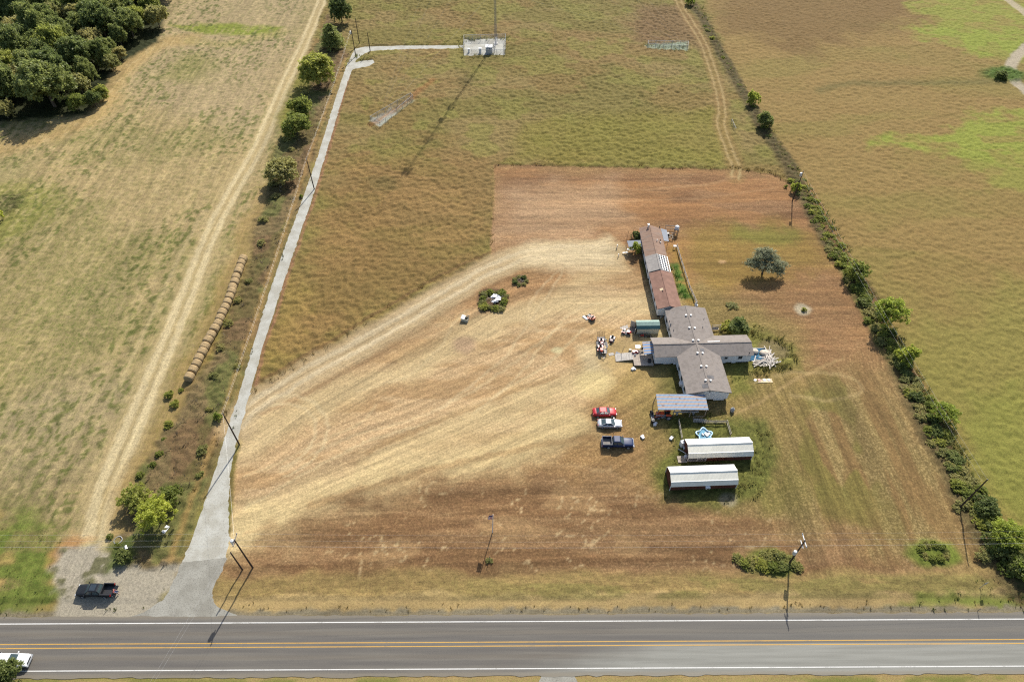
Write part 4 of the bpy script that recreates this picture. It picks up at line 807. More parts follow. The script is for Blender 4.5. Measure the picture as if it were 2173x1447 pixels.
# ================================================================ HOUSES
def gable(parent, x0, x1, hw, ez, rz, mat, name='roof', axis='y', th=.14, c0=0.0, both=(1, 1)):
    mb = MB()
    for s, on in zip((-1, 1), both):
        if not on: continue
        if axis == 'y': q = [(c0, x0, rz), (c0, x1, rz), (c0 + s * hw, x1, ez), (c0 + s * hw, x0, ez)]
        else: q = [(x0, c0, rz), (x1, c0, rz), (x1, c0 + s * hw, ez), (x0, c0 + s * hw, ez)]
        mb.slab(q, th)
    if axis == 'y': mb.box((c0, (x0 + x1) / 2, rz + .02), (.3, x1 - x0 - .02, .05))
    else: mb.box(((x0 + x1) / 2, c0, rz + .02), (x1 - x0 - .02, .3, .05))
    return mb.build(name, mat, parent)
def body(mb, x0, x1, y0, y1, z0, ez, rz, axis):         # walls with gable ends
    if axis == 'y':
        c = (x0 + x1) / 2; mb.exty([(x0, z0), (x1, z0), (x1, ez), (c, rz), (x0, ez)], y0, y1)
    else:
        c = (y0 + y1) / 2; mb.extx([(y0, z0), (y1, z0), (y1, ez), (c, rz), (y0, ez)], x0, x1)
def window(parent, c, d, nrm, name='window'):           # c centre on wall, d (w,h), nrm 'w','e','s','n'
    w, h = d; mb = MB(); g = MB(); o = .03
    if nrm in 'we':
        s = -1 if nrm == 'w' else 1; mb.box((c[0] + s * o, c[1], c[2]), (.06, w + .16, h + .16)); g.box((c[0] + s * (o + .034), c[1], c[2]), (.03, w, h))
    else:
        s = -1 if nrm == 's' else 1; mb.box((c[0], c[1] + s * o, c[2]), (w + .16, .06, h + .16)); g.box((c[0], c[1] + s * (o + .034), c[2]), (w, .03, h))
    f = mb.build(name, m_wtrim, parent); g.build('pane', m_glass, f); return f
HX, HY, HR = 37.85, 92.6, radians(2.0)
def loc_of(px, py, z, ox=HX, oy=HY, r=HR):
    x, y = G(px, py, z); x -= ox; y -= oy; return (x * cos(r) + y * sin(r), -x * sin(r) + y * cos(r))
h = thing('house', 'white cross-shaped house with grey brown shingle roof and pairs of small white vents', 'house', (HX, HY), HR)
EZ, RZ = 2.85, 3.80
mb = MB(); body(mb, -4.12, 4.12, -11.3, 11.3, .55, EZ - .12, RZ - .16, 'y'); mb.build('wall', m_white, h)
mb = MB(); body(mb, -8.6, -4.1, -1.85, 3.05, .55, EZ - .12, RZ - .18, 'x'); mb.build('wing_wall', m_white, h)
mb = MB(); body(mb, 4.1, 11.05, -1.95, 3.25, .55, EZ - .12, RZ - .18, 'x'); mb.build('wing_wall', m_white, h)
mb = MB(); mb.box((0, 0, .27), (7.9, 22.2, .54)); mb.box((-6.4, .6, .27), (4.2, 4.6, .54)); mb.box((7.6, .6, .27), (6.6, 4.8, .54)); mb.build('crawl_space', m_dark, h)  # solid near-black blocks stand in for the shade under the floor
rs = random.Random(3)
for (a, b_, fx, ax) in ((-11.3, 11.3, -4.14, 'y'), (-4.1, 4.1, -11.32, 'x'), (-8.6, -4.2, -1.87, 'x'), (4.2, 11, -1.97, 'x')):
    p = a
    while p < b_ - .6:
        w_ = rs.uniform(.8, 2.2); dz = rs.uniform(.05, .38)
        if rs.random() < .75:
            if ax == 'y': MB().box((fx, p + w_ / 2, .55 - dz / 2 + .02), (.04, min(w_, b_ - p) * .96, dz)).build('skirting_panel', m_white, h)
            else: MB().box((p + w_ / 2, fx, .55 - dz / 2 + .02), (min(w_, b_ - p) * .96, .04, dz)).build('skirting_panel', m_white, h)
        p += w_
rf = gable(h, -11.6, 11.55, 4.42, EZ, RZ, m_shing)
w1 = gable(h, -8.95, -.05, 2.7, EZ - .01, RZ - .02, m_shing, 'wing_roof', 'x', .14, .62); w2 = gable(h, .05, 11.35, 2.85, EZ - .01, RZ - .02, m_shing, 'wing_roof', 'x', .14, .6)
for (a, b_) in ((1456, 669), (1466, 669), (1463, 695), (1474, 696), (1471, 722), (1482, 722), (1480, 749), (1491, 749), (1488, 777), (1499, 777), (1497, 807), (1508, 807)):
    x, y = loc_of(a, b_, RZ); zz = RZ - abs(x) * (RZ - EZ) / 4.42
    mb = MB(); mb.box((x, y, zz + .10), (.28, .28, .22)); mb.box((x, y, zz + .23), (.36, .34, .05)); mb.build('roof_vent', m_wtrim, rf)
for (a, b_) in ((1421, 680), (1424, 688), (1430, 699), (1491, 695), (1494, 676)):
    x, y = loc_of(a, b_, 3.2); zz = RZ - abs(x) * (RZ - EZ) / 4.42; MB().tube((x, y, zz - .05), (x, y, zz + .35), .07).build('vent_pipe', m_metal, rf)
for (a, b_, w_, d_) in ((1490, 743, .9, .9), (1507, 800, 1.5, .8), (1499, 819, 1.6, 1.0)):
    x, y = loc_of(a, b_, 3.6); z_ = lambda q: RZ - abs(q) * (RZ - EZ) / 4.42 + .035
    x0, x1 = (max(x - w_ / 2, .2), x + w_ / 2) if x > 0 else (x - w_ / 2, min(x + w_ / 2, -.2))
    MB().slab([(x0, y - d_ / 2, z_(x0)), (x1, y - d_ / 2, z_(x1)), (x1, y + d_ / 2, z_(x1)), (x0, y + d_ / 2, z_(x0))], .02).build('roof_patch', m_patch, rf)
MB().box((3.6, .95, RZ + .01), (2.6, .16, .06)).build('loose_flashing', m_wtrim, w2)
x_, y_ = loc_of(1590, 749, 3.0); MB().tube((x_, y_, 2.9), (x_, y_, 3.3), .08).build('vent_pipe', m_dark, w2)
for yy_ in (9.2, 6.6, 4.6, -4.2, -6.8, -9.4): window(h, (-4.12, yy_, 1.75), (.9, 1.1), 'w')
window(h, (5.9, -1.95, 1.95), (.55, .6), 's'); window(h, (8.8, -1.95, 1.95), (.8, .8), 's')
for yy_ in (8, -4, -8): window(h, (4.12, yy_, 1.75), (.9, 1.1), 'e')
mb = MB(); mb.box((-8.63, 1.9, 1.55), (.06, .95, 2.0)); d_ = mb.build('door', M('door paint', (.45, .46, .48), .5), h); MB().box((-8.68, 2.25, 1.5), (.06, .06, .12)).build('handle', m_steel, d_)
MB().box((-4.42, -7.6, 1.0), (.5, .85, .7)).build('air_conditioner', m_white2, h)
mb = MB(); mb.box((0, -11.62, EZ + .43), (.3, .05, .2)); mb.slab([(0, -11.63, RZ), (0, -11.60, RZ), (-4.42, -11.60, EZ), (-4.42, -11.63, EZ)], .18); mb.slab([(0, -11.63, RZ), (0, -11.60, RZ), (4.42, -11.60, EZ), (4.42, -11.63, EZ)], .18); mb.build('fascia', M('dark fascia', (.10, .095, .09), .7), h)
# satellite dish on the west eave
sd_ = thing('satellite_dish', 'small satellite dish standing on the west roof edge of the house', 'dish', (*G(1423, 689, 3.1), 3.0), 1.0)
MB().lathe([(.02, 0), (.2, .03), (.33, .1), (.34, .1)], n=14).build('reflector', m_steel, sd_).rotation_euler = (1.0, 0, 0); MB().tube((0, 0, -.1), (0, .1, .1), .03).build('mast', m_metal, sd_)
# middle mobile home
h2 = thing('mobile_home', 'middle mobile home with plain red brown shingle roof', 'mobile home', (34.0, 109.85), radians(1.6))
mb = MB(); body(mb, -2.35, 2.35, -5.5, 5.5, .5, 2.6, 3.5, 'y'); mb.build('wall', m_white, h2); MB().box((0, 0, .25), (4.5, 10.8, .5)).build('crawl_space', m_dark, h2)  # near-black block painted as the shaded gap below the wall
r2 = gable(h2, -5.75, 5.75, 2.68, 2.75, 3.62, m_shing2); x, y = loc_of(1406, 618, 3.3, 34.0, 109.85, radians(1.6)); MB().tube((x, y, 3.1), (x, y, 3.6), .1).build('vent_pipe', m_dark, r2)
MB().slab([(x - .5, y + .2, 3.62 - abs(x - .5) * .325 + .02), (x + .2, y + .2, 3.62 - abs(x + .2) * .325 + .02), (x + .2, y + .9, 3.62 - abs(x + .2) * .325 + .02), (x - .5, y + .9, 3.62 - abs(x - .5) * .325 + .02)], .015).build('roof_patch', m_tan, r2)
for yy_ in (-4, -1.6, 1.4, 4): window(h2, (-2.35, yy_, 1.65), (.85, 1.0), 'w')
for yy_ in (-2.5, 2.0): window(h2, (2.35, yy_, 1.65), (.85, 1.0), 'e')
d_ = MB().box((-2.38, -.1, 1.45), (.06, .9, 1.9)).build('door', M('door paint', (.45, .46, .48), .5), h2); MB().box((-2.43, .25, 1.4), (.06, .06, .12)).build('handle', m_steel, d_)
# far mobile home
FX, FY, FR = 33.62, 123.85, radians(.5)
h3 = thing('mobile_home', 'far mobile home with weathered tan roof and a stretch of bare white rafters', 'mobile home', (FX, FY), FR)
mb = MB(); body(mb, -2.3, 2.3, -2.4, 7.7, .5, 2.6, 3.5, 'y'); mb.exty([(-2.3, .5), (2.3, .5), (2.3, 2.5), (-2.3, 2.5)], -7.8, -2.42); mb.build('wall', m_white, h3); MB().box((0, 0, .25), (4.4, 15.2, .5)).build('crawl_space', m_dark, h3)  # near-black block painted as the shaded gap below the wall
r3 = gable(h3, -2.6, 7.95, 2.6, 2.75, 3.62, m_shing3); gable(h3, -8.0, -2.62, 2.6, 2.79, 3.74, m_felt, 'felt_roof', both=(1, 0))
MB().exty([(-2.3, 2.52), (.0, 2.52), (.0, 3.55), (-2.3, 2.62)], -7.85, -7.78).build('gable_end', M('slate board', (.14, .15, .17), .7), h3)
mb = MB(); zz = lambda q: 3.66 - q * .35
for yy_ in np.linspace(-7.9, -2.75, 9): mb.slab([(.1, yy_ - .045, zz(.1)), (.1, yy_ + .045, zz(.1)), (2.6, yy_ + .045, zz(2.6)), (2.6, yy_ - .045, zz(2.6))], .14)
for q in (.12, .72, 1.3, 1.9, 2.52): mb.box((q, -5.33, zz(q) + .06), (.13, 5.3, .06))
mb.build('rafters', m_wtrim, h3); MB().box((1.2, -5.3, 2.53), (2.2, 5.0, .05)).build('ceiling_board', M('dark ceiling', (.09, .09, .11), .8), h3)
x, y = loc_of(1379, 478, 3.9, FX, FY, FR); mb = MB(); mb.tube((x - .35, 7.5, 3.3), (x - .35, 7.5, 4.2), .16); mb.box((x - .35, 7.5, 4.25), (.5, .5, .12)); mb.build('chimney', m_wtrim, r3)
for (a, b_, hh, m_) in ((1394, 512, .5, m_wtrim), (1401, 511, .7, m_dark), (1402, 514, .35, m_wtrim), (1400, 480, .5, m_dark)):
    x, y = loc_of(a, b_, 3.3, FX, FY, FR); z0_ = 3.62 - abs(x) * .335; MB().tube((x, y, z0_ - .05), (x, y, z0_ + hh), .09).build('vent_pipe', m_, r3)
for yy_ in (6, 3.4, .2, -3.5, -6.2): window(h3, (-2.3, yy_, 1.65), (.85, 1.0), 'w')
for yy_ in (5.2, 0): window(h3, (2.3, yy_, 1.65), (.85, 1.0), 'e')
MB().slab([(2.3, 3.2, 2.74), (2.62, 3.2, 2.70), (2.62, 7.9, 2.70), (2.3, 7.9, 2.74)], .04).build('gutter', m_white2, h3)
d_ = MB().box((-2.33, 1.8, 1.45), (.06, .9, 1.9)).build('door', M('door paint', (.45, .46, .48), .5), h3); MB().box((-2.38, 2.15, 1.4), (.06, .06, .12)).build('handle', m_steel, d_)
def awning(name, lab, quad, posts, mat, parent_z=0):
    xs = [q[0] for q in quad]; ys = [q[1] for q in quad]; cx, cy = sum(xs) / 4, sum(ys) / 4
    t_ = thing(name, lab, 'awning', (cx, cy)); MB().slab([(q[0] - cx, q[1] - cy, q[2]) for q in quad], .05).build('canopy', mat, t_)
    for px_, py_, z_ in posts: MB().tube((px_ - cx, py_ - cy, 0), (px_ - cx, py_ - cy, z_), .05).build('post', m_wood, t_)
    return t_
awning('porch_awning', 'flat grey awning on posts west of the far mobile home', [(27.6, 127.4, 2.4), (31.05, 127.6, 2.45), (31.15, 125.6, 2.25), (27.8, 125.4, 2.2)], [(27.7, 127.3, 2.35), (27.9, 125.5, 2.15), (30.9, 127.5, 2.4), (31.0, 125.7, 2.2)], m_gfab)
awning('porch_awning', 'narrow grey sheet awning east of the far mobile home', [(36.3, 131.8, 2.62), (37.75, 131.5, 2.4), (37.6, 127.2, 2.4), (36.35, 127.2, 2.62)], [(37.65, 131.3, 2.36), (37.5, 127.4, 2.36)], m_gfab)
awning('porch_awning', 'blue and tan striped metal awning over the timber deck', [(27.1, 94.8, 2.35), (29.15, 94.9, 2.55), (29.15, 91.6, 2.55), (27.1, 91.5, 2.35)], [(27.2, 94.7, 2.3), (27.2, 91.6, 2.3)], m_stripe2)
# deck and ramp
dk = thing('deck', 'weathered timber deck with a bleached ramp west of the house', 'deck', (27.1, 92.2))
mb = MB()
for k in range(20): mb.box((-1.9 + k * .2, 0, .5), (.19, 4.3, .05))
mb.build('floor_boards', m_deck, dk); mb = MB()
for k in range(9): mb.tube((-1.8 + (k % 3) * 1.8, -2 + (k // 3) * 2, 0), (-1.8 + (k % 3) * 1.8, -2 + (k // 3) * 2, .47), .06)
mb.box((0, -2.1, .38), (3.9, .06, .2)); mb.box((-1.95, 0, .38), (.06, 4.2, .2)); mb.build('deck_frame', m_wood, dk)
mb = MB(); q0 = Vector((-1.98, .55, .5))
for k in range(19): mb.box((-2.08 - k * .19, .45 - k * .008, .48 - k * .022), (.18, 2.05, .04))
mb.build('ramp', m_ramp, dk); MB().tube((-.9, -1.95, .5), (-.9, 1.95, .5), .03).build('hose', m_black, dk)
for (px_, py_) in ((1346, 757), (1352, 757)): pass
MB().tube((-.3, 1.9, .5), (-.3, 1.9, 1.5), .05).build('post', m_wood, dk)
def simple(name, lab, cat, px, py, mb, mat, rz=0, z=0, group=None):
    x, y = G(px, py); return tag(mb.build(name, mat, None, loc=(x, y, z), rz=rz), lab, cat, group)
def table(lab, px, py, w, d, hgt, mat, z=0, rz=0):
    t_ = thing('table', lab, 'table', (*G(px, py), z), rz); MB().box((0, 0, hgt), (w, d, .05)).build('table_top', mat, t_)
    for sx_ in (-1, 1):
        for sy_ in (-1, 1): MB().tube((sx_ * (w / 2 - .08), sy_ * (d / 2 - .08), 0), (sx_ * (w / 2 - .08), sy_ * (d / 2 - .08), hgt), .03).build('leg', m_steel, t_)
table('square white table on the back corner of the timber deck', 1352, 744, 1.1, .95, .75, m_white2, .53)
table('long white table west of the far mobile home', 1337, 534, 1.5, .55, .75, m_white2)
table('small round-legged white stand inside the side yard fence', 1431, 528, .7, .6, .9, m_white2)
mb = MB(); mb.box((0, 0, .2), (1.15, .6, .3)); mb.box((.15, 0, .42), (.5, .4, .16)); simple('toy_car', 'red and white toy car on the timber deck below the white table', 'toy', 1347, 751, mb, m_red, .1, .53)
bb_ = MB(); bb_.lathe([(.36, 0), (.38, .45), (.40, .5), (.33, .56), (.05, .6)], n=14); bb_.box((0, .2, .62), (.5, .1, .06)); simple('barbecue', 'black covered grill under the striped deck awning', 'grill', 1377, 771, bb_, m_black, 0, .53)
mb = MB(); mb.lathe([(.16, 0), (.19, .3), (.2, .32), (.17, .3)], n=10); simple('bucket', 'white bucket on the deck in front of the toy car', 'bucket', 1347, 757, mb, m_white2, 0, .53)
simple('storage_box', 'small cream box on the grass at the deck corner', 'box', 1337, 744, MB().box((0, 0, .18), (.5, .4, .36)).box((0, 0, .38), (.54, .44, .05)), m_cream)
for (px_, lab_) in ((1316, 'slim dark post leaning over the deck ramp'),):
    mb = MB(); mb.tube((0, 0, 0), (.5, .3, 2.1), .035); simple('post', lab_, 'post', px_ + 2, 752, mb, m_wood)
ch = thing('garden_chair', 'dark metal chair on the deck beside the striped awning', 'chair', (*G(1363, 748), .53), .6)
MB().box((0, 0, .42), (.5, .5, .05)).build('seat', m_black, ch); MB().box((0, .24, .7), (.5, .04, .5)).build('backrest', m_black, ch)
for sx_ in (-1, 1):
    for sy_ in (-1, 1): MB().tube((sx_ * .2, sy_ * .2, 0), (sx_ * .2, sy_ * .2, .42), .02).build('leg', m_black, ch)
for i, (px_, py_, rz_, w_, lab_) in enumerate(((1297, 752, .3, 1.1, 'split pale board lying at the foot of the deck ramp'), (1311, 750, -.5, .9, 'grey scrap sheet on the low end of the deck ramp'), (1292, 732, .1, .7, 'tan mat on the grass beside the utility trailer'), (1324, 694, .05, 1.7, 'pale plywood sheet on the ground at the green shed door'), (1242, 675, -.8, 1.35, 'white mattress lying beside the riding mower on the straw'))):
    simple('board' if i != 4 else 'mattress', lab_, 'board' if i != 4 else 'mattress', px_, py_, MB().box((0, 0, .06 if i != 4 else .12), (w_, w_ * (.62 if i != 4 else .42), .06 if i != 4 else .18)).box((.05, .03, .1 if i != 4 else .215), (w_ * .5, w_ * .3, .03)), [m_ramp, m_gfab, m_tan, m_ramp, m_white2][i], rz_)
# ================================================================ BARNS, SHED, CARPORT
def ribroof(prof, x0, x1, pitch, mat, parent, name='roof', th=.05):
    mb = MB(); n = len(prof); low = [(y, z - th) for y, z in prof]
    mb.extx(list(prof) + low[::-1], x0, x1)
    k = x0 + pitch / 2
    while k < x1:
        for (ya, za), (yb, zb) in zip(prof[:-1], prof[1:]): mb.slab([(k - .02, ya, za + .016), (k + .02, ya, za + .016), (k + .02, yb, zb + .016), (k - .02, yb, zb + .016)], .02)
        k += pitch
    return mb.build(name, mat, parent)
GAM = [(-2.05, 1.78), (-1.52, 2.55), (0, 3.27), (1.52, 2.55), (2.05, 1.78)]
def barn(cx, cy, rz, L, lab, porch):
    t_ = thing('barn', lab, 'barn', (cx, cy), rz); x0, x1 = -L / 2, L / 2
    mb = MB(); pr = [(-1.83, .25), (1.83, .25), (1.83, 2.0), (1.42, 2.48), (0, 3.16), (-1.42, 2.48), (-1.83, 2.0)]
    if porch:
        mb.extx(pr, x0 + 3.6, x1 - .1); mb.extx([(0.1, .25), (1.83, .25), (1.83, 2.0), (1.42, 2.48), (.1, 3.1)], x0 + .1, x0 + 3.6)
        mb.extx([(-1.7, 2.05), (.1, 2.05), (.1, 3.1), (0, 3.16), (-1.4, 2.46), (-1.75, 2.06)], x0 + .1, x0 + .25)
    else: mb.extx(pr, x0 + .1, x1 - .1)
    mb.build('wall', m_barn, t_); ribroof(GAM, x0, x1, .23, m_wmet, t_)
    mb = MB(); mb.box((0, 0, 3.29), (L, .3, .04)); 
    for s in (-1, 1): mb.box((0, s * 1.52, 2.585), (L, .12, .05))
    mb.build('ridge_cap', m_wtrim, t_)
    mb = MB(); mb.box((0, 0, .13), (L - .2, 3.4, .24)); mb.build('skid_base', m_dark, t_)
    for xx_ in (x0 + .06, x1 - .06):
        for s in (-1, 1): MB().box((xx_, s * 1.86, 1.0), (.1, .08, 1.7)).build('corner_trim', m_wtrim, t_)
    if porch:
        mb = MB()
        for k in range(18): mb.box((x0 + .2 + k * .19, -.9, .28), (.18, 1.85, .05))
        mb.build('porch_floor', m_deck, t_)
        for xx_ in (x0 + .2, x0 + 1.9, x0 + 3.5): MB().box((xx_, -1.78, 1.0), (.1, .1, 1.6)).build('porch_post', m_wtrim, t_)
        MB().box((x0 + 2.7, -1.78, .95), (1.6, .06, .08)).build('porch_rail', m_wtrim, t_)
        MB().box((x0 + 2.2, .07, 1.2), (.9, .06, 1.8)).build('door', m_wtrim, t_)
        MB().box((x1 + .08, .3, 2.0), (.3, .5, .4)).build('air_conditioner', m_white2, t_)
        mb = MB(); mb.box((x0 - .75, -1.2, .13), (1.5, 1.4, .2)); mb.build('door_step', m_deck, t_)
    else:
        mb = MB(); mb.box((.62, -2.12, 1.42), (.75, .62, .5)); mb.box((.62, -2.45, 1.42), (.6, .06, .38)); ac = mb.build('air_conditioner', m_white2, t_); MB().box((.62, -2.49, 1.42), (.5, .03, .28)).build('grille', m_metal, ac)
        mb = MB(); mb.box((x0 + .07, 0, 1.25), (.06, 1.5, 1.9)); mb.build('door', m_barn, t_)
    return t_
barn(37.87, 69.3, radians(2.3), 11.95, 'red brown barn with white gambrel roof and a corner porch beside the pool', True)
barn(33.8, 63.45, radians(2.3), 11.95, 'red brown barn with white gambrel roof and an air conditioner on its road side', False)
sh = thing('shed', 'small cream metal shed with two-tone green gambrel roof and open doors', 'shed', (29.0, 100.4), radians(1))
mb = MB(); mb.extx([(-1.2, .02), (1.2, .02), (1.2, 1.78), (.8, 2.25), (0, 2.55), (-.8, 2.25), (-1.2, 1.78)], -2.3, 2.4); mb.build('wall', m_cream, sh)
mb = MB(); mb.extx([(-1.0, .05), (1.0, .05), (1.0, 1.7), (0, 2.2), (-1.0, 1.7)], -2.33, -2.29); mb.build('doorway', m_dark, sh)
ribroof([(-.82, 2.27), (0, 2.6), (.82, 2.27)], -2.5, 2.5, .3, m_grn1, sh, 'upper_roof'); ribroof([(-1.3, 1.72), (-.83, 2.25)], -2.5, 2.5, .3, m_grn2, sh, 'lower_roof'); ribroof([(.83, 2.25), (1.3, 1.72)], -2.5, 2.5, .3, m_grn2, sh, 'lower_roof')
MB().box((-2.85, .95, .95), (1.05, .04, 1.7), -.5).build('door', m_cream, sh); MB().box((-2.62, -1.05, .95), (.95, .04, 1.7), 1.1).build('door', m_cream, sh); MB().box((-3.1, 0, .1), (1.4, 1.5, .12)).build('door_ramp', m_wood, sh)
lad = thing('ladder', 'white ladder leaning in the gap between the mobile home and the house', 'ladder', (*G(1403, 676), 0), .6)
for s in (-1, 1): MB().tube((s * .2, 0, 0), (s * .2 + 1.5, 1.4, 2.6), .035).build('rail', m_wtrim, lad)
for k in range(1, 10): MB().tube((-.2 + 1.5 * k / 10, 1.4 * k / 10, 2.6 * k / 10), (.2 + 1.5 * k / 10, 1.4 * k / 10, 2.6 * k / 10), .025, n=6).build('rung', m_wtrim, lad)
cp = thing('carport', 'open pole shelter roofed in blue metal with wavy rust stripes', 'shelter', (32.65, 79.0))
mb = MB(); mb.slab([(-4.75, 1.9, 2.85), (4.75, 1.7, 2.85), (4.8, -1.75, 2.6), (-4.8, -1.7, 2.6)], .05)
for k in range(38):
    x = -4.6 + k * .25; mb.slab([(x - .03, 1.85, 2.885), (x + .03, 1.85, 2.885), (x + .03, -1.7, 2.635), (x - .03, -1.7, 2.635)], .04)
mb.build('roof', m_stripe, cp)
for x in (-4.9, -1.6, 1.6, 4.5):
    for y, z in ((1.7, 2.78), (-1.6, 2.55)): MB().tube((x, y, 0), (x if x > -4.8 else x + .3, y, z), .09).build('post', m_wood, cp)
mb = MB(); mb.box((0, 1.7, 2.70), (9.4, .08, .14)); mb.box((0, -1.6, 2.47), (9.4, .08, .14)); mb.build('roof_beam', m_wood, cp)
def gate(lab, px, py, w, rz, mat, nb=5, hgt=1.15):
    t_ = thing('gate', lab, 'gate', G(px, py), rz); mb = MB()
    for k in range(nb): mb.tube((-w / 2, 0, .15 + (hgt - .15) * k / (nb - 1)), (w / 2, 0, .15 + (hgt - .15) * k / (nb - 1)), .045)
    mb.build('rails', mat, t_)
    for s in (-1, 0, 1): MB().tube((s * w / 2, 0, 0), (s * w / 2, 0, hgt + .06), .05).build('upright', mat, t_)
gate('tubular metal gate across the tractor end of the striped shelter', 1405, 888, 2.5, .02, m_steel); gate('tubular metal gate under the east end of the striped shelter', 1483, 897, 2.3, -.06, m_steel, 5); gate('grey rail fence panel below the east metal gate of the shelter', 1480, 889, 1.9, .03, m_wood, 3, .9)
def fence(lab, pts, hgt, mat, rails=2, boards=False, name='fence', step=2.2):
    P = [G(*p) for p in pts]; o = P[0]; t_ = thing(name, lab, 'fence', o); mb = MB()
    for (x0, y0), (x1, y1) in zip(P[:-1], P[1:]):
        L = hypot(x1 - x0, y1 - y0); n = max(1, int(round(L / step))); a = atan2(y1 - y0, x1 - x0)
        for k in range(n + 1): MB().box((x0 + (x1 - x0) * k / n - o[0], y0 + (y1 - y0) * k / n - o[1], hgt / 2 + .05), (.1, .1, hgt + .1), a).build('post', mat, t_)
        for r in range(rails): mb.box(((x0 + x1) / 2 - o[0], (y0 + y1) / 2 - o[1], hgt * (.4 + .55 * r / max(1, rails - 1))), (L, .045, .16 if not boards else .24), a)
    mb.build('rails', mat, t_); return t_
m_bf = M('bleached fence boards', (.42, .37, .31), .9, var=.3, sc=3)
fence('bleached rail fence along the east side yard of the mobile homes', [(1436, 526), (1441, 545), (1452, 580), (1462, 612), (1478, 648)], 1.1, m_bf, 3)
fence('grey board fence west of the small blue pool', [(1439, 897), (1446, 934)], 1.1, m_bf, 2, True); fence('pale board fence between the pool yard and the tall dry grass', [(1495, 899), (1541, 899)], 1.0, m_bf, 2, True); fence('grey board fence east of the small blue pool', [(1541, 899), (1549, 926)], 1.1, m_bf, 2, True)
# star-shaped pool shell
pl = thing('pool', 'small blue flower-shaped plastic pool behind the porch barn', 'pool', G(1494, 925), .3); pl.scale = (.84, .84, .9); out = [(1.75 * (1 + .17 * cos(5 * a)) * cos(a), 1.75 * (1 + .17 * cos(5 * a)) * sin(a)) for a in np.linspace(0, 2 * pi, 61)[:-1]]
mb = MB(); k = len(out); rings = []
for f, z in ((1.0, .5), (1.0, .56), (.88, .56), (.86, .5), (.80, .1), (.78, .08)): rings.append([(x * f, y * f, z) for x, y in out])
rings.insert(0, [(x * .97, y * .97, 0) for x, y in out]); mb.loft(rings, cap=False); mb.build('shell', m_lblue, pl, True)
MB().prism([(x * .80, y * .80) for x, y in out], .02, .14).build('basin', m_blue, pl); mb = MB(); mb.prism([(x * .845 , y * .845) for x, y in out], .30, .31); mb.build('water', M('pool water', (.10, .26, .36), .05), pl)
simple('plastic_toy', 'white plastic slide lying in the flower-shaped pool', 'toy', 1498, 924, MB().box((0, 0, .4), (.5, .9, .16)).box((.5, -.1, .42), (.5, .4, .2)).box((-.6, .3, .4), (.25, .5, .2)), m_white2, .5)
# clutter at the barn's west end
simple('water_tank', 'white upright appliance standing at the west end of the porch barn', 'appliance', 1446, 947, MB().box((0, 0, .8), (.7, .75, 1.6)).box((0, -.38, .8), (.6, .02, 1.4)), m_white2, .3); simple('appliance', 'square white washer against the porch barn end wall', 'appliance', 1453, 953, MB().box((0, 0, .5), (.65, .65, 1.0)).box((0, -.33, .5), (.5, .02, .7)), m_white2, .1)
mb = MB(); mb.tube((0, 0, .05), (1.25, -1.5, .7), .06); simple('pipe', 'long white pipe leaning at the west end of the porch barn', 'pipe', 1436, 951, mb, m_wtrim); mb = MB(); mb.lathe([(.3, 0), (.32, .7), (.25, .85), (.05, .9)], n=12); simple('drum', 'white plastic drum at the corner of the barn porch', 'drum', 1454, 972, mb, m_white2)
for (px_, py_, lab_) in ((1363, 929, 'pale cement sack lying on the grass right of the blue pickup'), (1424, 931, 'white plastic chair tipped over west of the pool fence'), (1389, 901, 'white bucket below the tubular gate of the shelter'), (1343, 784, 'white cooler on the grass south of the deck')):
    mb = MB(); mb.box((0, 0, .22), (.75, .5, .4)); mb.box((.1, .28, .45), (.45, .08, .5)) if 'chair' in lab_ else mb.box((-.25, .35, .15), (.35, .3, .3)); simple(['sack', 'garden_chair', 'bucket', 'cooler'][['pale', 'chair', 'bucket', 'cooler'].index([w for w in ('pale', 'chair', 'bucket', 'cooler') if w in lab_][0])], lab_, [w for w in ('sack', 'chair', 'bucket', 'cooler') if w in lab_][0], px_, py_, mb, m_white2, px_ * .7)
pr_ = thing('gas_bottle', 'grey gas bottle standing in the tall dry grass right of the house', 'gas bottle', G(1553, 873)); MB().lathe([(.05, 0), (.38, .1), (.4, .3), (.4, .8), (.25, 1.0), (.08, 1.05)], n=14).build('cylinder', m_steel, pr_, True); MB().lathe([(.14, 1.0), (.16, 1.25), (.12, 1.25)], n=10).build('valve_collar', m_steel, pr_)
simple('drum', 'black rubbish drum left of the tractor gate', 'drum', 1385, 896, MB().lathe([(.4, 0), (.42, .8), (.36, .84), (.1, .86)], n=14), m_black); simple('tyre_stack', 'black tyre leaning by the west post of the striped shelter', 'tyre', 1382, 878, MB().lathe([(.2, -.12), (.42, -.14), (.46, 0), (.42, .14), (.2, .12), (.2, -.12)], (0, 0, .45), 16, 'x'), m_rub, .4)
simple('steel_pipe', 'long grey pipe stored under the striped shelter', 'pipe', 1452, 880, MB().tube((-2.3, 0, .9), (2.6, .1, .9), .16).box((-1.5, 0, .4), (.3, .5, .8)).box((1.7, .1, .4), (.3, .5, .8)), m_steel)
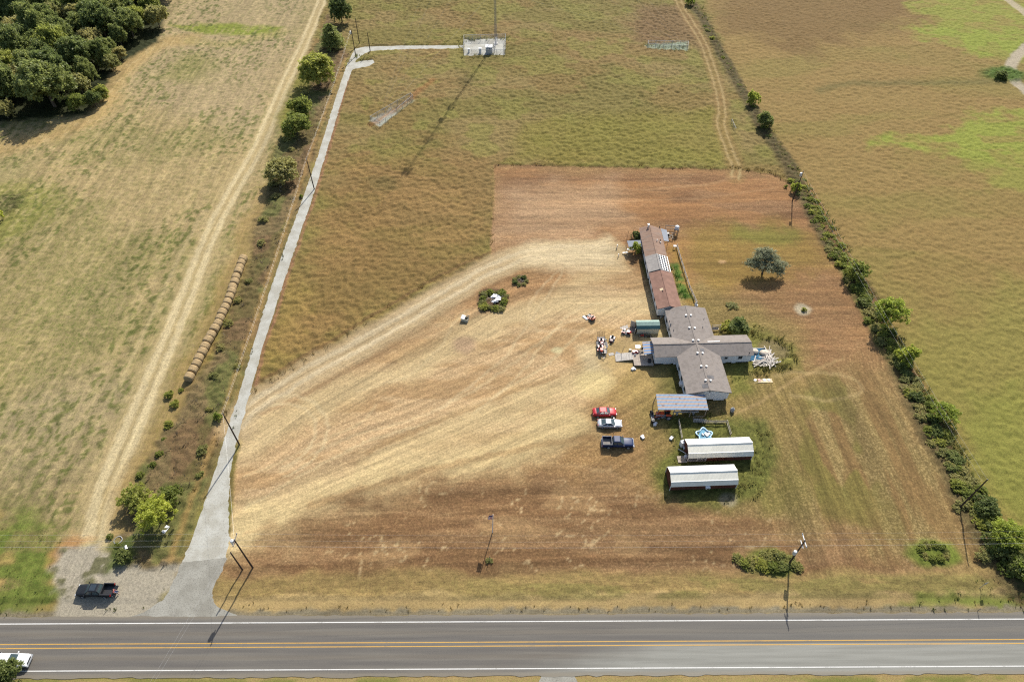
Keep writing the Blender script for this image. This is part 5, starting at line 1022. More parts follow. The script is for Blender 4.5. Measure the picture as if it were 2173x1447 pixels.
# ================================================================ VEHICLES
def mirrorring(pts): return pts + [(x, -y, z) for x, y, z in reversed(pts)]
def bodyloft(st): # (x, half width, z low, z high)
    R = []
    for x, w, zl, zh in st: R.append(mirrorring([(x, w * .80, zl), (x, w * .97, zl + .12 * (zh - zl)), (x, w, zl + .5 * (zh - zl)), (x, w * .965, zl + .8 * (zh - zl)), (x, w * .88, zh - .03), (x, w * .6, zh)]))
    return R
def wheel(par, x, y, r, w):
    mb = MB(); mb.lathe([(r * .62, -w / 2), (r * .93, -w / 2), (r, -w * .3), (r, w * .3), (r * .93, w / 2), (r * .62, w / 2)], n=18, axis='y'); o = mb.build('wheel', m_rub, par, loc=(x, y, r))
    mb = MB(); s = 1 if y > 0 else -1; mb.lathe([(0.01, s * w * .42), (r * .18, s * w * .44), (r * .55, s * w * .3), (r * .64, s * w * .46), (r * .64, -s * w * .4)], n=14, axis='y'); mb.build('rim', m_rim, o)
def lerp(a, b, t): return tuple(p + (q - p) * t for p, q in zip(a, b))
def pane(par, name, q, ins=.1, proud=.012):
    c = [Vector(p) for p in q]; ce = sum(c, Vector()) / 4; n = (c[1] - c[0]).cross(c[3] - c[0]).normalized()
    if n.dot(ce - Vector((0, 0, .9))) < 0: n = -n
    p = [v + (ce - v) * ins + n * proud for v in c]; mb = MB(); mb.add(p + [v - n * .03 for v in p], [(0, 1, 2, 3), (7, 6, 5, 4), (0, 4, 5, 1), (1, 5, 6, 2), (2, 6, 7, 3), (3, 7, 4, 0)]); mb.build(name, m_glass2, par)
m_glass2 = M('car glass', (.05, .075, .08), .15, var=.1); 
def greenhouse(par, paint, xf0, xf1, xr1, xr0, hb, ht, zb, zt, split):
    # xf0 windscreen base, xf1 windscreen top, xr1 rear top, xr0 rear base
    b = [(xf0, hb, zb), (xf0, -hb, zb), (xr0, -hb, zb), (xr0, hb, zb)]; t_ = [(xf1, ht, zt), (xf1, -ht, zt), (xr1, -ht, zt), (xr1, ht, zt)]
    mb = MB(); top2 = [(xf1 - .1, ht * .8, zt + .04), (xf1 - .1, -ht * .8, zt + .04), (xr1 + .1, -ht * .8, zt + .04), (xr1 + .1, ht * .8, zt + .04)]
    mb.loft([b, t_, top2]); mb.build('cabin', paint, par)
    pane(par, 'windscreen', [b[0], b[1], t_[1], t_[0]], .10); pane(par, 'rear_window', [b[2], b[3], t_[3], t_[2]], .12)
    for s in (1, -1):
        f = [(x, y * s, z) for x, y, z in (b[0], t_[0], t_[3], b[3])]; P0, P1, P2, P3 = f; prev = 0
        for u in split + [1.0]:
            q = [lerp(P0, P3, prev + .02), lerp(P1, P2, prev + .02), lerp(P1, P2, u - .02), lerp(P0, P3, u - .02)]; pane(par, 'side_window', q, .1); prev = u
def lamps(par, xf, xr, yf, yr, zf, zr, hw=.36):
    for s in (1, -1): MB().box((xf, s * yf, zf), (.16, hw, .14), s * -.35).build('headlight', m_lamp, par); MB().box((xr, s * yr, zr), (.12, .3, .16), s * .3).build('taillight', m_tail, par)
def mirrors(par, paint, x, y, z):
    for s in (1, -1): MB().box((x, s * y, z), (.12, .22, .15)).build('wing_mirror', paint, par)
def sedan(px, py, rz, paint, lab, coupe=False):
    x, y = G(px, py); t_ = thing('car', lab, 'car', (x, y), rz)
    if coupe: st = [(-2.34, .62, .42, .72), (-2.22, .82, .26, .90), (-1.75, .91, .2, .98), (-.9, .93, .18, .98), (.5, .91, .18, .94), (1.0, .92, .18, .93), (1.75, .90, .2, .84), (2.2, .80, .24, .72), (2.36, .58, .34, .62)]
    else: st = [(-2.30, .62, .42, .80), (-2.2, .80, .28, 1.0), (-1.7, .89, .2, 1.06), (-.9, .90, .18, 1.02), (.5, .90, .18, .98), (1.0, .90, .18, .97), (1.7, .88, .2, .88), (2.15, .80, .24, .76), (2.32, .58, .36, .64)]
    MB().loft(bodyloft(st)).build('body', paint, t_, True)
    if coupe: greenhouse(t_, paint, 1.0, .18, -.75, -1.75, .78, .56, .92, 1.36, [.58])
    else: greenhouse(t_, paint, 1.05, .32, -1.0, -1.75, .78, .58, .96, 1.45, [.42, .8])
    for sx_ in (1.4, -1.4):
        for s in (1, -1): wheel(t_, sx_, s * .82, .33, .22)
    lamps(t_, 2.22, -2.26, .6, .6, .66, .86); mirrors(t_, paint, .85, .98, .98)
    mb = MB(); mb.box((2.33, 0, .38), (.06, .9, .12)); mb.build('grille', m_black, t_)
    return t_
m_carred = M('red car paint', (.40, .022, .028), .4, var=.05, spec=.35); m_silver = M('silver car paint', (.50, .50, .50), .3, .35, var=.04, coat=.7); m_navy = M('dark blue car paint', (.014, .026, .075), .4, var=.05, spec=.25); m_blackp = M('black car paint', (.014, .016, .019), .4, var=.05, spec=.25); m_whp = M('white car paint', (.72, .73, .74), .3, var=.03, coat=.7)
sedan(1282, 878, radians(2), m_carred, 'red sedan parked uppermost in the row of three vehicles'); sedan(1293, 902, radians(-1), m_silver, 'silver coupe parked between the red sedan and the blue pickup', True)
def pickup(x, y, rz, paint, lab, L=5.8, cab=(1.15, .35, -.85, -1.05), split=[.6], gate_open=False, bedmat=None, rail=None, sun=False):
    t_ = thing('pickup_truck', lab, 'pickup truck', (x, y), rz); h2_ = L / 2; xr = cab[3] - .06
    st = [(xr, .96, .45, 1.10), (0, .97, .42, 1.10), (1.0, .97, .42, 1.12), (1.35, .96, .45, 1.14), (h2_ - .35, .93, .48, 1.06), (h2_ - .1, .88, .5, .98), (h2_, .78, .55, .90)]
    MB().loft(bodyloft(st)).build('body', paint, t_, True)
    greenhouse(t_, paint, cab[0], cab[1], cab[2], cab[3], .86, .68, 1.08, 1.88, split)
    xb = -h2_; mb = MB(); lb = xr - xb; cx_ = (xr + xb) / 2
    for s in (1, -1): mb.box((cx_, s * .92, .92), (lb, .12, .86))
    mb.box((xr - .05, 0, .92), (.1, 1.74, .86)); mb.box((cx_, 0, .62), (lb - .02, 1.72, .16)); bed = mb.build('bed', paint, t_)
    MB().box((cx_ + .02, 0, .715), (lb - .16, 1.70, .03)).build('bed_liner', bedmat or m_black, bed)
    mb = MB()
    for s in (1, -1): mb.box((cx_, s * .92, 1.365), (lb, .15, .04))
    mb.box((xr - .05, 0, 1.365), (.13, 1.68, .04)); mb.build('bed_rail', rail or m_black, bed)
    if gate_open: MB().box((xb - .27, 0, .70), (.54, 1.66, .07)).build('tailgate', paint, t_)
    else: MB().box((xb + .05, 0, .95), (.08, 1.70, .76)).build('tailgate', paint, t_)
    MB().box((xb - .08, 0, .55), (.16, 1.8, .18)).build('rear_bumper', m_steel, t_); MB().box((h2_ + .03, 0, .55), (.2, 1.8, .2)).build('front_bumper', m_steel, t_); MB().box((h2_ - .02, 0, .80), (.1, 1.1, .24)).build('grille', m_black, t_)
    for sx_ in (h2_ - 1.0, -h2_ + 1.15):
        for s in (1, -1): wheel(t_, sx_, s * .90, .39, .27)
    lamps(t_, h2_ - .08, xb + .02, .72, .92, .84, 1.05, .3); mirrors(t_, paint, cab[0] - .15, 1.06, 1.2)
    if sun: MB().box(((cab[1] + cab[2]) / 2 + .1, 0, 1.925), (.9, 1.0, .02)).build('sunroof', m_glass, t_)
    return t_
x, y = G(1310, 943); pickup(x, y, radians(-1), m_navy, 'dark blue single cab pickup parked lowest in the row of three', bedmat=M('dusty bed', (.20, .18, .16), .8), rail=M('grey bed rail', (.15, .15, .155), .8))
TX, TY = G(207, 1256); TRZ = pi - .01; pickup(TX, TY, TRZ, m_blackp, 'black crew cab pickup with open tailgate on the gravel pull-off', 5.7, (1.35, .55, -.95, -1.2), [.48], True, sun=True)
x, y = G(26, 1404); pickup(x, y, radians(.3), m_whp, 'white pickup driving in the near lane cut by the left edge', 5.8, (1.25, .45, -1.1, -1.3), [.5])
# --- the person on the tailgate
def skin(name, verts, edges, radii, mat, parent, root=0, sub=1):
    me = bpy.data.meshes.new(name); me.from_pydata(verts, edges, []); o = bpy.data.objects.new(name, me); COL.objects.link(o); o.parent = parent
    md = o.modifiers.new('skin', 'SKIN'); md.use_smooth_shade = True; sv = me.skin_vertices[0].data if me.skin_vertices else None
    if sv is None:
        bpy.context.view_layer.objects.active = o; b = bmesh.new(); b.from_mesh(me); b.verts.layers.skin.verify(); b.to_mesh(me); b.free(); sv = me.skin_vertices[0].data
    for i, r in enumerate(radii): sv[i].radius = (r, r) if not isinstance(r, tuple) else r; sv[i].use_root = (i == root)
    s = o.modifiers.new('sub', 'SUBSURF'); s.levels = s.render_levels = sub; me.materials.append(mat); return o
m_skin = M('skin', (.42, .24, .17), .55, var=.06); m_shirt = M('red and white shirt', (.52, .12, .12), .8, var=.5, sc=9); m_jean = M('blue jeans', (.06, .09, .17), .85, var=.2); m_hair = M('dark hair', (.05, .035, .025), .6)
xs_, ys_ = TX + 3.12 * 1, TY - .25
pe = thing('person', 'person in a red and white shirt and jeans sitting on the open tailgate', 'person', (xs_, ys_, .74), -pi / 2)
# local frame: faces +y (turned to face away from the cab), seat at z = 0
V = [(0, 0, .12), (0, -.03, .32), (0, -.02, .50), (0, .0, .585), (0, .025, .70)]; E_ = [(0, 1), (1, 2), (2, 3), (3, 4)]; R = [(.15, .12), (.14, .11), (.17, .10), .055, .085]
for s in (1, -1):
    i = len(V); V += [(s * .19, -.01, .50), (s * .24, .06, .24), (s * .20, .28, .14), (s * .19, .34, .12)]; E_ += [(2, i), (i, i + 1), (i + 1, i + 2), (i + 2, i + 3)]; R += [.062, .045, .033, .03]
    for f in range(4): j = len(V); V += [(s * (.19 - .03 + .02 * f), .40, .105), (s * (.19 - .03 + .02 * f), .44 - .01 * abs(f - 1), .08)]; E_ += [(i + 3, j), (j, j + 1)]; R += [.010, .008]
    j = len(V); V += [(s * .15, .37, .13), (s * .135, .40, .12)]; E_ += [(i + 3, j), (j, j + 1)]; R += [.011, .009]
    i = len(V); V += [(s * .10, .05, .09), (s * .13, .46, .09), (s * .13, .48, -.36), (s * .13, .50, -.42), (s * .14, .64, -.44)]; E_ += [(0, i), (i, i + 1), (i + 1, i + 2), (i + 2, i + 3), (i + 3, i + 4)]; R += [.085, .062, .045, .045, .038]
bd = skin('body', V, E_, R, m_skin, pe)
skin('shirt', [(0, 0, .10), (0, -.03, .32), (0, -.02, .50), (.2, -.01, .50), (.24, .05, .30), (-.2, -.01, .50), (-.24, .05, .30)], [(0, 1), (1, 2), (2, 3), (3, 4), (2, 5), (5, 6)], [(.165, .135), (.155, .125), (.185, .115), .075, .06, .075, .06], m_shirt, pe)
skin('jeans', [(0, 0, .10), (.10, .05, .09), (.13, .46, .09), (.13, .48, -.32), (-.10, .05, .09), (-.13, .46, .09), (-.13, .48, -.32)], [(0, 1), (1, 2), (2, 3), (0, 4), (4, 5), (5, 6)], [.15, .10, .078, .06, .10, .078, .06], m_jean, pe)
mb = MB(); mb.lathe([(.01, .215), (.07, .20), (.105, .14), (.112, .07), (.10, .02)], n=12); hr = mb.build('hair', m_hair, pe, True, loc=(0, .0, .62))
MB().box((0, .115, .69), (.022, .03, .04)).build('nose', m_skin, pe); MB().box((0, .108, .652), (.05, .012, .012)).build('mouth', M('lips', (.30, .12, .10), .5), pe)
for s in (1, -1): MB().box((s * .032, .104, .715), (.022, .012, .012)).build('eye', m_dark, pe); MB().box((s * .092, .02, .70), (.015, .03, .055)).build('ear', m_skin, pe)
# --- riding mowers, tractor and trailer
def mower(px, py, rz, paint, lab, z=0.0, s=1.0, zero=False):
    t_ = thing('riding_mower', lab, 'mower', (*G(px, py, z), z), rz); t_.scale = (s, s, s)
    mb = MB(); mb.box((0, 0, .32), (1.5, .5, .14)); mb.box((-.5, 0, .5), (.6, .8, .12)); mb.build('chassis', m_black, t_)
    if not zero: MB().loft([[(.2, .3, .4), (.2, -.3, .4), (.2, -.3, .8), (.2, .3, .8)], [(.75, .27, .4), (.75, -.27, .4), (.75, -.25, .78), (.75, .25, .78)], [(.98, .2, .42), (.98, -.2, .42), (.98, -.18, .62), (.98, .18, .62)]]).build('bonnet', paint, t_)
    else: MB().box((-.75, 0, .62), (.5, .7, .4)).build('engine_cover', paint, t_)
    for sy_ in (-1, 1): MB().loft([[(-.85, sy_ * .3, .4), (-.85, sy_ * .55, .4), (-.85, sy_ * .55, .6), (-.85, sy_ * .3, .6)], [(-.1, sy_ * .3, .4), (-.1, sy_ * .55, .4), (-.1, sy_ * .52, .62), (-.1, sy_ * .3, .62)]]).build('fender', paint, t_)
    mb = MB(); mb.box((-.35, 0, .68), (.45, .45, .12)); mb.box((-.6, 0, .9), (.12, .45, .4)); mb.build('seat', m_black, t_)
    mb = MB(); mb.tube((.2, 0, .7), (.02, 0, .98), .03); mb.lathe([(.15, -.015), (.18, 0), (.15, .015)], (0, 0, 1.0), 12); mb.build('steering_wheel', m_black, t_)
    mb = MB(); mb.prism([(-.3, -.55), (.35, -.6), (.5, 0), (.35, .6), (-.3, .55)], .14, .28); mb.build('cutting_deck', paint if zero else m_metal, t_)
    for (wx, r, w_) in ((-.55, .26, .24), (.72, .19, .16)):
        for s_ in (1, -1): wheel(t_, wx, s_ * (.44 if wx > 0 else .48), r, w_)
    return t_
tl = thing('utility_trailer', 'flat timber utility trailer with a raised mesh ramp gate', 'trailer', (*G(1277, 736), 0), radians(1.5))
mb = MB()
for k in range(12): mb.box((-.92 + k * .167, 0, .55), (.155, 4.6, .05))
mb.build('deck_boards', m_ramp, tl); mb = MB()
for s in (1, -1): mb.box((s * 1.0, 0, .52), (.08, 4.7, .12)); mb.box((s * 1.0, 0, .85), (.05, 4.6, .05)); mb.box((s * 1.28, 0, .72), (.34, 1.7, .05))
for k in range(5):
    for s in (1, -1): mb.box((s * 1.0, -2.2 + k * 1.1, .7), (.05, .05, .3))
mb.tube((-.9, -2.3, .5), (0, -3.5, .48), .05); mb.tube((.9, -2.3, .5), (0, -3.5, .48), .05); mb.build('frame', m_metal, tl)
mb = MB(); g0 = Vector((0, 2.35, .55)); g1 = Vector((0, 2.75, 1.75))
for k in range(6): mb.tube(g0.lerp(g1, k / 5) + Vector((-.98, 0, 0)), g0.lerp(g1, k / 5) + Vector((.98, 0, 0)), .025, n=6)
for x in (-.98, -.35, .35, .98): mb.tube(g0 + Vector((x, 0, 0)), g1 + Vector((x, 0, 0)), .03, n=6)
mb.build('ramp_gate', m_pole, tl)
for wy in (-.45, .45):
    for s in (1, -1): wheel(tl, 0, 0, .33, .2); w_ = tl.children[-1]; w_.rotation_euler = (0, 0, pi / 2 if s < 0 else -pi / 2); w_.location = (s * 1.25, wy, .33)
MB().box((.0, -3.55, .52), (.12, .3, .1)).build('hitch', m_wtrim, tl); tl.scale = (.78, 1, 1)
mower(1276, 728, pi / 2 + pi, m_red, 'red riding mower at the ramp end of the utility trailer', .58, .95); mower(1275, 742, -pi / 2 + .1, m_orange, 'orange riding mower at the hitch end of the utility trailer', .58, 1.0); mower(1283, 722, .4, m_black, 'small black push mower in the ramp corner of the trailer', .58, .55, True)
simple('fuel_can', 'red fuel can on the trailer deck near the hitch', 'can', 1268, 748, MB().box((0, 0, .18), (.35, .25, .36)).tube((.1, 0, .36), (.2, 0, .46), .03), m_red, 0, .58); simple('board', 'tan plank on the right side of the trailer deck', 'board', 1284, 741, MB().box((0, 0, .05), (.5, .8, .06)).box((0, .1, .1), (.3, .3, .03)), m_tan, .2, .58)
mower(1298, 723, -1.9, M('maroon enamel', (.09, .02, .022), .4), 'dark maroon riding mower standing right of the trailer', 0, 1.0); mower(1328, 707, -.35, m_red, 'red riding mower with black seat by the green shed ramp', 0, 1.1); mower(1253, 675, 2.2, M('faded orange', (.50, .13, .06), .5), 'faded orange mower beside the white mattress', 0, 1.15, True)
for (px_, py_, lab_, m_) in ((1362, 714, 'maroon bicycle lying under the shed wall', m_red), (1375, 716, 'black push cart parked under the shed wall', m_black)):
    t_ = thing('bicycle' if 'bicycle' in lab_ else 'hand_cart', lab_, 'bicycle' if 'bicycle' in lab_ else 'cart', G(px_, py_), .1); mb = MB(); mb.tube((-.5, 0, .3), (.1, 0, .7), .03); mb.tube((.1, 0, .7), (.5, 0, .3), .03); mb.tube((-.5, 0, .3), (.4, 0, .75), .03); mb.box((0, 0, .4), (.7, .3, .2)); mb.build('frame', m_, t_); wheel(t_, -.5, .0, .3, .06); wheel(t_, .5, 0, .3, .06)
tr_ = thing('tractor', 'orange farm tractor half hidden under the striped shelter', 'tractor', (*G(1408, 884), 0), pi)
mb = MB(); mb.loft([[(.1, .36, .7), (.1, -.36, .7), (.1, -.34, 1.35), (.1, .34, 1.35)], [(1.3, .33, .7), (1.3, -.33, .7), (1.3, -.3, 1.28), (1.3, .3, 1.28)], [(1.6, .26, .72), (1.6, -.26, .72), (1.6, -.22, 1.1), (1.6, .22, 1.1)]]); mb.build('bonnet', m_orange, tr_)
MB().box((0, 0, .6), (2.6, .42, .3)).build('chassis', m_black, tr_); mb = MB(); mb.box((-.65, 0, 1.05), (.5, .5, .12)); mb.box((-.9, 0, 1.3), (.12, .5, .45)); mb.build('seat', m_black, tr_)
for s in (1, -1): MB().box((-.75, s * .62, 1.28), (1.0, .4, .08)).build('fender', m_orange, tr_); wheel(tr_, -.75, s * .72, .62, .36); wheel(tr_, 1.1, s * .62, .40, .24)
mb = MB(); mb.tube((.15, 0, 1.3), (-.1, 0, 1.55), .03); mb.lathe([(.17, -.02), (.2, 0), (.17, .02)], (-.12, 0, 1.57), 12); mb.build('steering_wheel', m_black, tr_); MB().tube((.9, .2, 1.2), (.9, .2, 1.8), .04).build('exhaust', m_black, tr_)
for s in (1, -1): MB().tube((.2, s * .5, 1.1), (2.0, s * .5, .5), .06).build('loader_arm', m_orange, tr_)
mb = MB(); mb.extx([(-.75, .2), (.75, .2), (.75, .75), (.7, .75), (.7, .25), (-.75, .25)], 2.0, 2.05); mb.box((2.25, 0, .22), (.5, 1.5, .05)); mb.box((2.02, 0, .48), (.06, 1.5, .55)); mb.build('bucket', m_metal, tr_)
# --- straw bales
bale = thing('straw_bale', 'nearest round straw bale at the low end of the long row', 'straw bale', (0, 0, 0), 0, 'round bales in the row beside the field track')
rb = random.Random(2); mb = MB(); prof = [(.02, -.66), (.3, -.655), (.55, -.66), (.74, -.62), (.80, -.5), (.81, -.25), (.80, 0), (.815, .25), (.80, .5), (.74, .62), (.55, .66), (.3, .655), (.02, .66)]
mb.lathe(prof, (0, 0, .79), 26, 'y')
mb.v = [(x * (1.17 + rb.uniform(-.02, .02)), y * 1.14, z * 1.17) for x, y, z in mb.v]; mb.build('bale', m_straw, bale, True)
mb = MB()
for k in range(3): mb.lathe([(.806, -.02), (.822, 0), (.806, .02)], (0, -.36 + .36 * k, .79), 26, 'y')
mb.v = [(x * 1.17, y * 1.14, z * 1.17) for x, y, z in mb.v]
mb.build('twine', M('twine', A(170, 132, 80), .9), bale)
BP = smooth_pts([(405, 806), (424, 768), (440, 738), (463, 695), (484, 650), (500, 605), (517, 556)], 20); acc = [0]
for p, q in zip(BP[:-1], BP[1:]): acc.append(acc[-1] + hypot(*(q - p)))
nb_ = 23
for k in range(nb_):
    s_ = acc[-1] * k / (nb_ - 1); i = min(np.searchsorted(acc, s_), len(BP) - 1); p = BP[i]; q = BP[min(i + 2, len(BP) - 1)]; p0 = BP[max(i - 2, 0)]; a = atan2(q[1] - p0[1], q[0] - p0[0]) - pi / 2
    lab = {nb_ - 1: 'farthest round straw bale at the upper end of the long row'}.get(k, 'round straw bale in the middle of the long row beside the field track'); jx = rb.uniform(-.1, .1); ry_ = rb.uniform(-.12, .12)
    if k == 0: bale.location = (p[0], p[1], 0); bale.rotation_euler = (0, 0, a)
    else: dup(bale, (p[0] + jx, p[1]), a + ry_, lab, 'round bales in the row beside the field track', rb.uniform(.95, 1.03))
# ================================================================ POLES, WIRES, TOWER
def upole(lab, base, h_, arm=None, tank=False, insul=True, r=.15, lean=(0, 0), armrz=0.0):
    x, y = G(*base); t_ = thing('utility_pole', lab, 'utility pole', (x, y)); MB().tube((0, 0, 0), (lean[0], lean[1], h_), r, r * .68, 10).build('pole', m_pole, t_)
    if arm:
        for dz, w_ in arm: MB().box((lean[0], .12 + lean[1], h_ - dz), (.12, w_, .14) if not armrz else (w_, .12, .14)).build('crossarm', m_wtrim if 'white' in lab else m_wood, t_)
        for k in (-1, 0, 1):
            mb = MB(); d = k * (arm[0][1] / 2 - .12); p = (d, 0) if armrz else (0, d); mb.lathe([(.03, 0), (.07, .05), (.05, .12), (.07, .18), (.02, .24)], (lean[0] + p[0], lean[1] + .12 + p[1], h_ - arm[0][0] + .07), 8); mb.build('insulator', m_steel, t_)
    elif insul:
        mb = MB(); mb.lathe([(.03, 0), (.07, .05), (.05, .12), (.07, .18), (.02, .24)], (lean[0], lean[1], h_), 8); mb.build('insulator', m_steel, t_)
    if tank:
        mb = MB(); zt = h_ - tank; mb.lathe([(.02, 0), (.27, 0), (.29, .08), (.29, .85), (.24, .95), (.05, 1.0)], (-.38, -.1, zt), 14); mb.build('transformer', M('transformer grey', (.55, .56, .56), .4, .2), t_)
    return (x + lean[0], y + lean[1], h_)
pA = upole('lone dark pole where the dirt lane leaves the gravel drive', (509, 945), 10.1)
pB = upole('tall utility pole of the pair beside the gravel drive mouth', (537, 1205), 10.2, [(.25, 2.2)], .95, armrz=0)
pS = upole('shorter plain pole of the pair beside the gravel drive mouth', (515, 1209), 6.6, insul=False, r=.14)
pC = upole('dark utility pole halfway up the gravel drive', (667, 402), 9.3)
pD = upole('leaning-looking tall pole by the lower right hedge', (2035, 1078), 9.6)
pE = upole('pole with a grey transformer tank at the corner of the red lawn', (1681, 428), 9.2, None, 1.3)
pF = upole('roadside pole with white crossarms on the weedy mound', (1673, 1197), 8.6, [(.2, 2.4), (1.5, 1.3)], 4.5)
pP = upole('pole with a small transformer at the top of the gravel drive', (755, 120), 9.0, None, 1.4); pQ = upole('rear pole behind the bend of the gravel drive', (763, 94), 8.8); pR = upole('short pole on the weedy island at the drive bend', (786, 112), 6.8, insul=False)
def wire(lab, a, b, sag, r=.02, grp=None):
    a = Vector(a); b = Vector(b); pts = []
    for k in range(17): t_ = k / 16; p = a.lerp(b, t_); p.z -= 4 * sag * t_ * (1 - t_); pts.append(p - a)
    o = MB().path(pts, r, 5).build('power_line', m_wire, None, loc=tuple(a)); return tag(o, lab, 'power line', grp)
RW = 'power lines along the road'
for k, (dy, dz) in enumerate(((1.0, .05), (-.1, .2), (-1.0, .05), (.0, -2.0))):
    wire('thin overhead wire spanning between the two roadside poles', (pB[0], pB[1] + dy, pB[2] + dz), (pF[0], pF[1] + dy, pF[2] + dz + .3), .7, .0055, RW); wire('thin overhead wire running right from the crossarm pole past the hedge', (pF[0], pF[1] + dy, pF[2] + dz + .3), (137, 49.5 + dy, 9.4 + dz), .7, .0055, RW)
    wire('thin overhead wire running left from the pole at the drive mouth', (pB[0], pB[1] + dy, pB[2] + dz), (-136, 47.5 + dy, 10 + dz), .7, .0055, RW)
HW = 'power lines along the hedge'
for dx in (0, .55): wire('thin overhead wire along the right hedge up to the transformer pole', (pD[0] - dx, pD[1], pD[2] - dx), (pE[0] - dx, pE[1], pE[2] - dx), .8, .008, HW)
DW = 'power lines along the gravel drive'
for dx in (0, .5):
    wire('thin overhead wire beside the upper gravel drive', (pC[0] - dx, pC[1], pC[2] - dx), (pP[0] - dx, pP[1], pP[2] - dx), .8, .006, DW); wire('thin overhead wire beside the lower gravel drive', (pA[0] - dx, pA[1], pA[2] - dx), (pC[0] - dx, pC[1], pC[2] - dx), .8, .006, DW)
wire('thin overhead wire between the lone pole and the road pole', pB, pA, .3, .010, DW); 
for dx in (0, .45): wire('thin overhead wire crossing the road from the drive mouth pole', (pB[0] + dx, pB[1], pB[2] - dx), (-52 + dx, 16, 9.5), .4, .007, 'wires crossing the road')
# flag pole
x, y = G(1045, 1130); fp = thing('flagpole', 'thin white flagpole with a drooping flag on the brown front lawn', 'flagpole', (x, y)); MB().tube((0, 0, 0), (.25, -.1, 6.6), .09, .06).build('pole', m_wtrim, fp)
m_fl, t, b = newmat('striped flag cloth'); tc = N(t, 'ShaderNodeTexCoord').outputs['Object']; sx = N(t, 'ShaderNodeSeparateXYZ'); t.links.new(tc, sx.inputs[0])
st_ = math_n(t, 'LESS_THAN', math_n(t, 'FRACT', math_n(t, 'MULTIPLY', sx.outputs[0], 5.0)), .5); c_ = mix_rgb(t, st_, (.5, .04, .05), (.7, .7, .7)); c_ = mix_rgb(t, math_n(t, 'GREATER_THAN', sx.outputs[2], 5.75), c_, (.04, .05, .16)); t.links.new(c_, b.inputs['Base Color'])
mb = MB(); R_ = []
for k in range(9): z = 6.35 - k * .17; R_.append([(.2 - .02 * k - j * .1, .05 * sin(j * 1.6 + k * .5) - .05, z - .03 * j) for j in range(8)])
vs = [p for r in R_ for p in r]; mb.add(vs, [(i * 8 + j, i * 8 + j + 1, i * 8 + j + 9, i * 8 + j + 8) for i in range(8) for j in range(7)]); fl = mb.build('flag', m_fl, fp); md = fl.modifiers.new('th', 'SOLIDIFY'); md.thickness = .012
x, y = G(1038, 1190); st2 = thing('post', 'short dark stake in a grass tuft south of the flagpole', 'post', (x, y)); MB().tube((0, 0, 0), (.12, .1, 1.6), .04).build('stake', m_wood, st2); plant('shrubO', 'weed_clump', 'dry grass tuft around the short dark stake', 'weeds', x, y, .42, 0, None, .35)
# road sign seen from behind
x, y = G(2078, 1248); sg = thing('road_sign', 'grey back of a small road sign on the verge at lower right', 'road sign', (x, y), .25); MB().box((0, 0, 1.05), (.07, .05, 2.1)).build('post', m_steel, sg); MB().box((0, -.05, 2.0), (.62, .02, .75)).build('sign_panel', m_steel, sg)
x, y = G(2074, 1296); MBx = MB(); MBx.tube((0, 0, 0), (.03, 0, 1.1), .045); MBx.box((.03, -.04, 1.0), (.1, .02, .25)); tag(MBx.build('delineator', m_wood, None, loc=(x, y, 0)), 'short dark marker post at the road edge near the grey sign', 'marker post')
# sign board and culvert rings below the tree
x, y = G(347, 1131); tag(MB().box((0, 0, .22), (.75, 2.6, .05), 0, 0, 0, .12).box((0, .2, .275), (.4, .5, .03), .3, 0, 0, .12).build('white_board', m_white2, None, loc=(x, y, 0), rz=-.42), 'long white weathered board lying in brush below the roadside tree', 'board')
x, y = G(252, 1147); tag(MB().lathe([(.66, 0), (.70, .3), (.62, .32), (.60, .05)], n=20).build('metal_ring', m_steel, None, loc=(x, y, 0)), 'grey metal ring lying in green weeds beside the field track', 'ring'); x, y = G(269, 1163); tag(MB().lathe([(.18, -.35), (.23, -.35), (.23, .35), (.18, .35), (.18, -.35)], (0, 0, .24), 16, 'y').build('culvert_pipe', m_wtrim, None, loc=(x, y, 0), rz=.5), 'short white culvert pipe near the grey metal ring', 'pipe')
# --- radio tower compound
TXX, TYY = G(1052, 93); TH = 72
tw = thing('radio_tower', 'tall thin guyed lattice mast rising from the gravel compound out of view', 'mast', (TXX, TYY))
mb = MB(); leg = [(.38 * cos(a), .38 * sin(a)) for a in (pi / 2, pi / 2 + 2 * pi / 3, pi / 2 + 4 * pi / 3)]
for lx, ly in leg: mb.tube((lx, ly, 0), (lx, ly, TH), .055, n=6)
for k in range(72):
    for i in range(3):
        a, b_ = leg[i], leg[(i + 1) % 3]; mb.tube((a[0], a[1], k), (b_[0], b_[1], k + 1), .025, n=4, cap=False); mb.tube((a[0], a[1], k), (b_[0], b_[1], k), .02, n=4, cap=False)
mb.build('lattice', M('tower steel', (.22, .22, .22), .6, .4), tw); MB().box((0, 0, .15), (1.4, 1.4, .3)).build('footing', M('concrete', (.45, .43, .40), .9), tw)
for z_, n_ in ((70, 5), (56, 4), (40, 3)):
    for k in range(n_): a = 2 * pi * k / n_; MB().box((.95 * cos(a), .95 * sin(a), z_), (.35, .35, 2.2), a).build('antenna', m_white2, tw)
MB().lathe([(.02, 0), (.9, .12), (1.0, .35), (.95, .4), (.02, .42)], (0, .5, 47), 18, 'y').build('microwave_dish', m_white2, tw)
for k, (apx, apy) in enumerate(((800, 262), (1452, 100))):
    ax, ay = G(apx, apy)
    for z_ in (18, 36, 54, 68): MB().tube((ax - TXX, ay - TYY, .4), (0, 0, z_), .012, n=4).build('guy_wire', m_wire, tw)
for z_ in (18, 36, 54, 68): MB().tube((2.5, 58, .4), (0, 0, z_), .012, n=4).build('guy_wire', m_wire, tw)
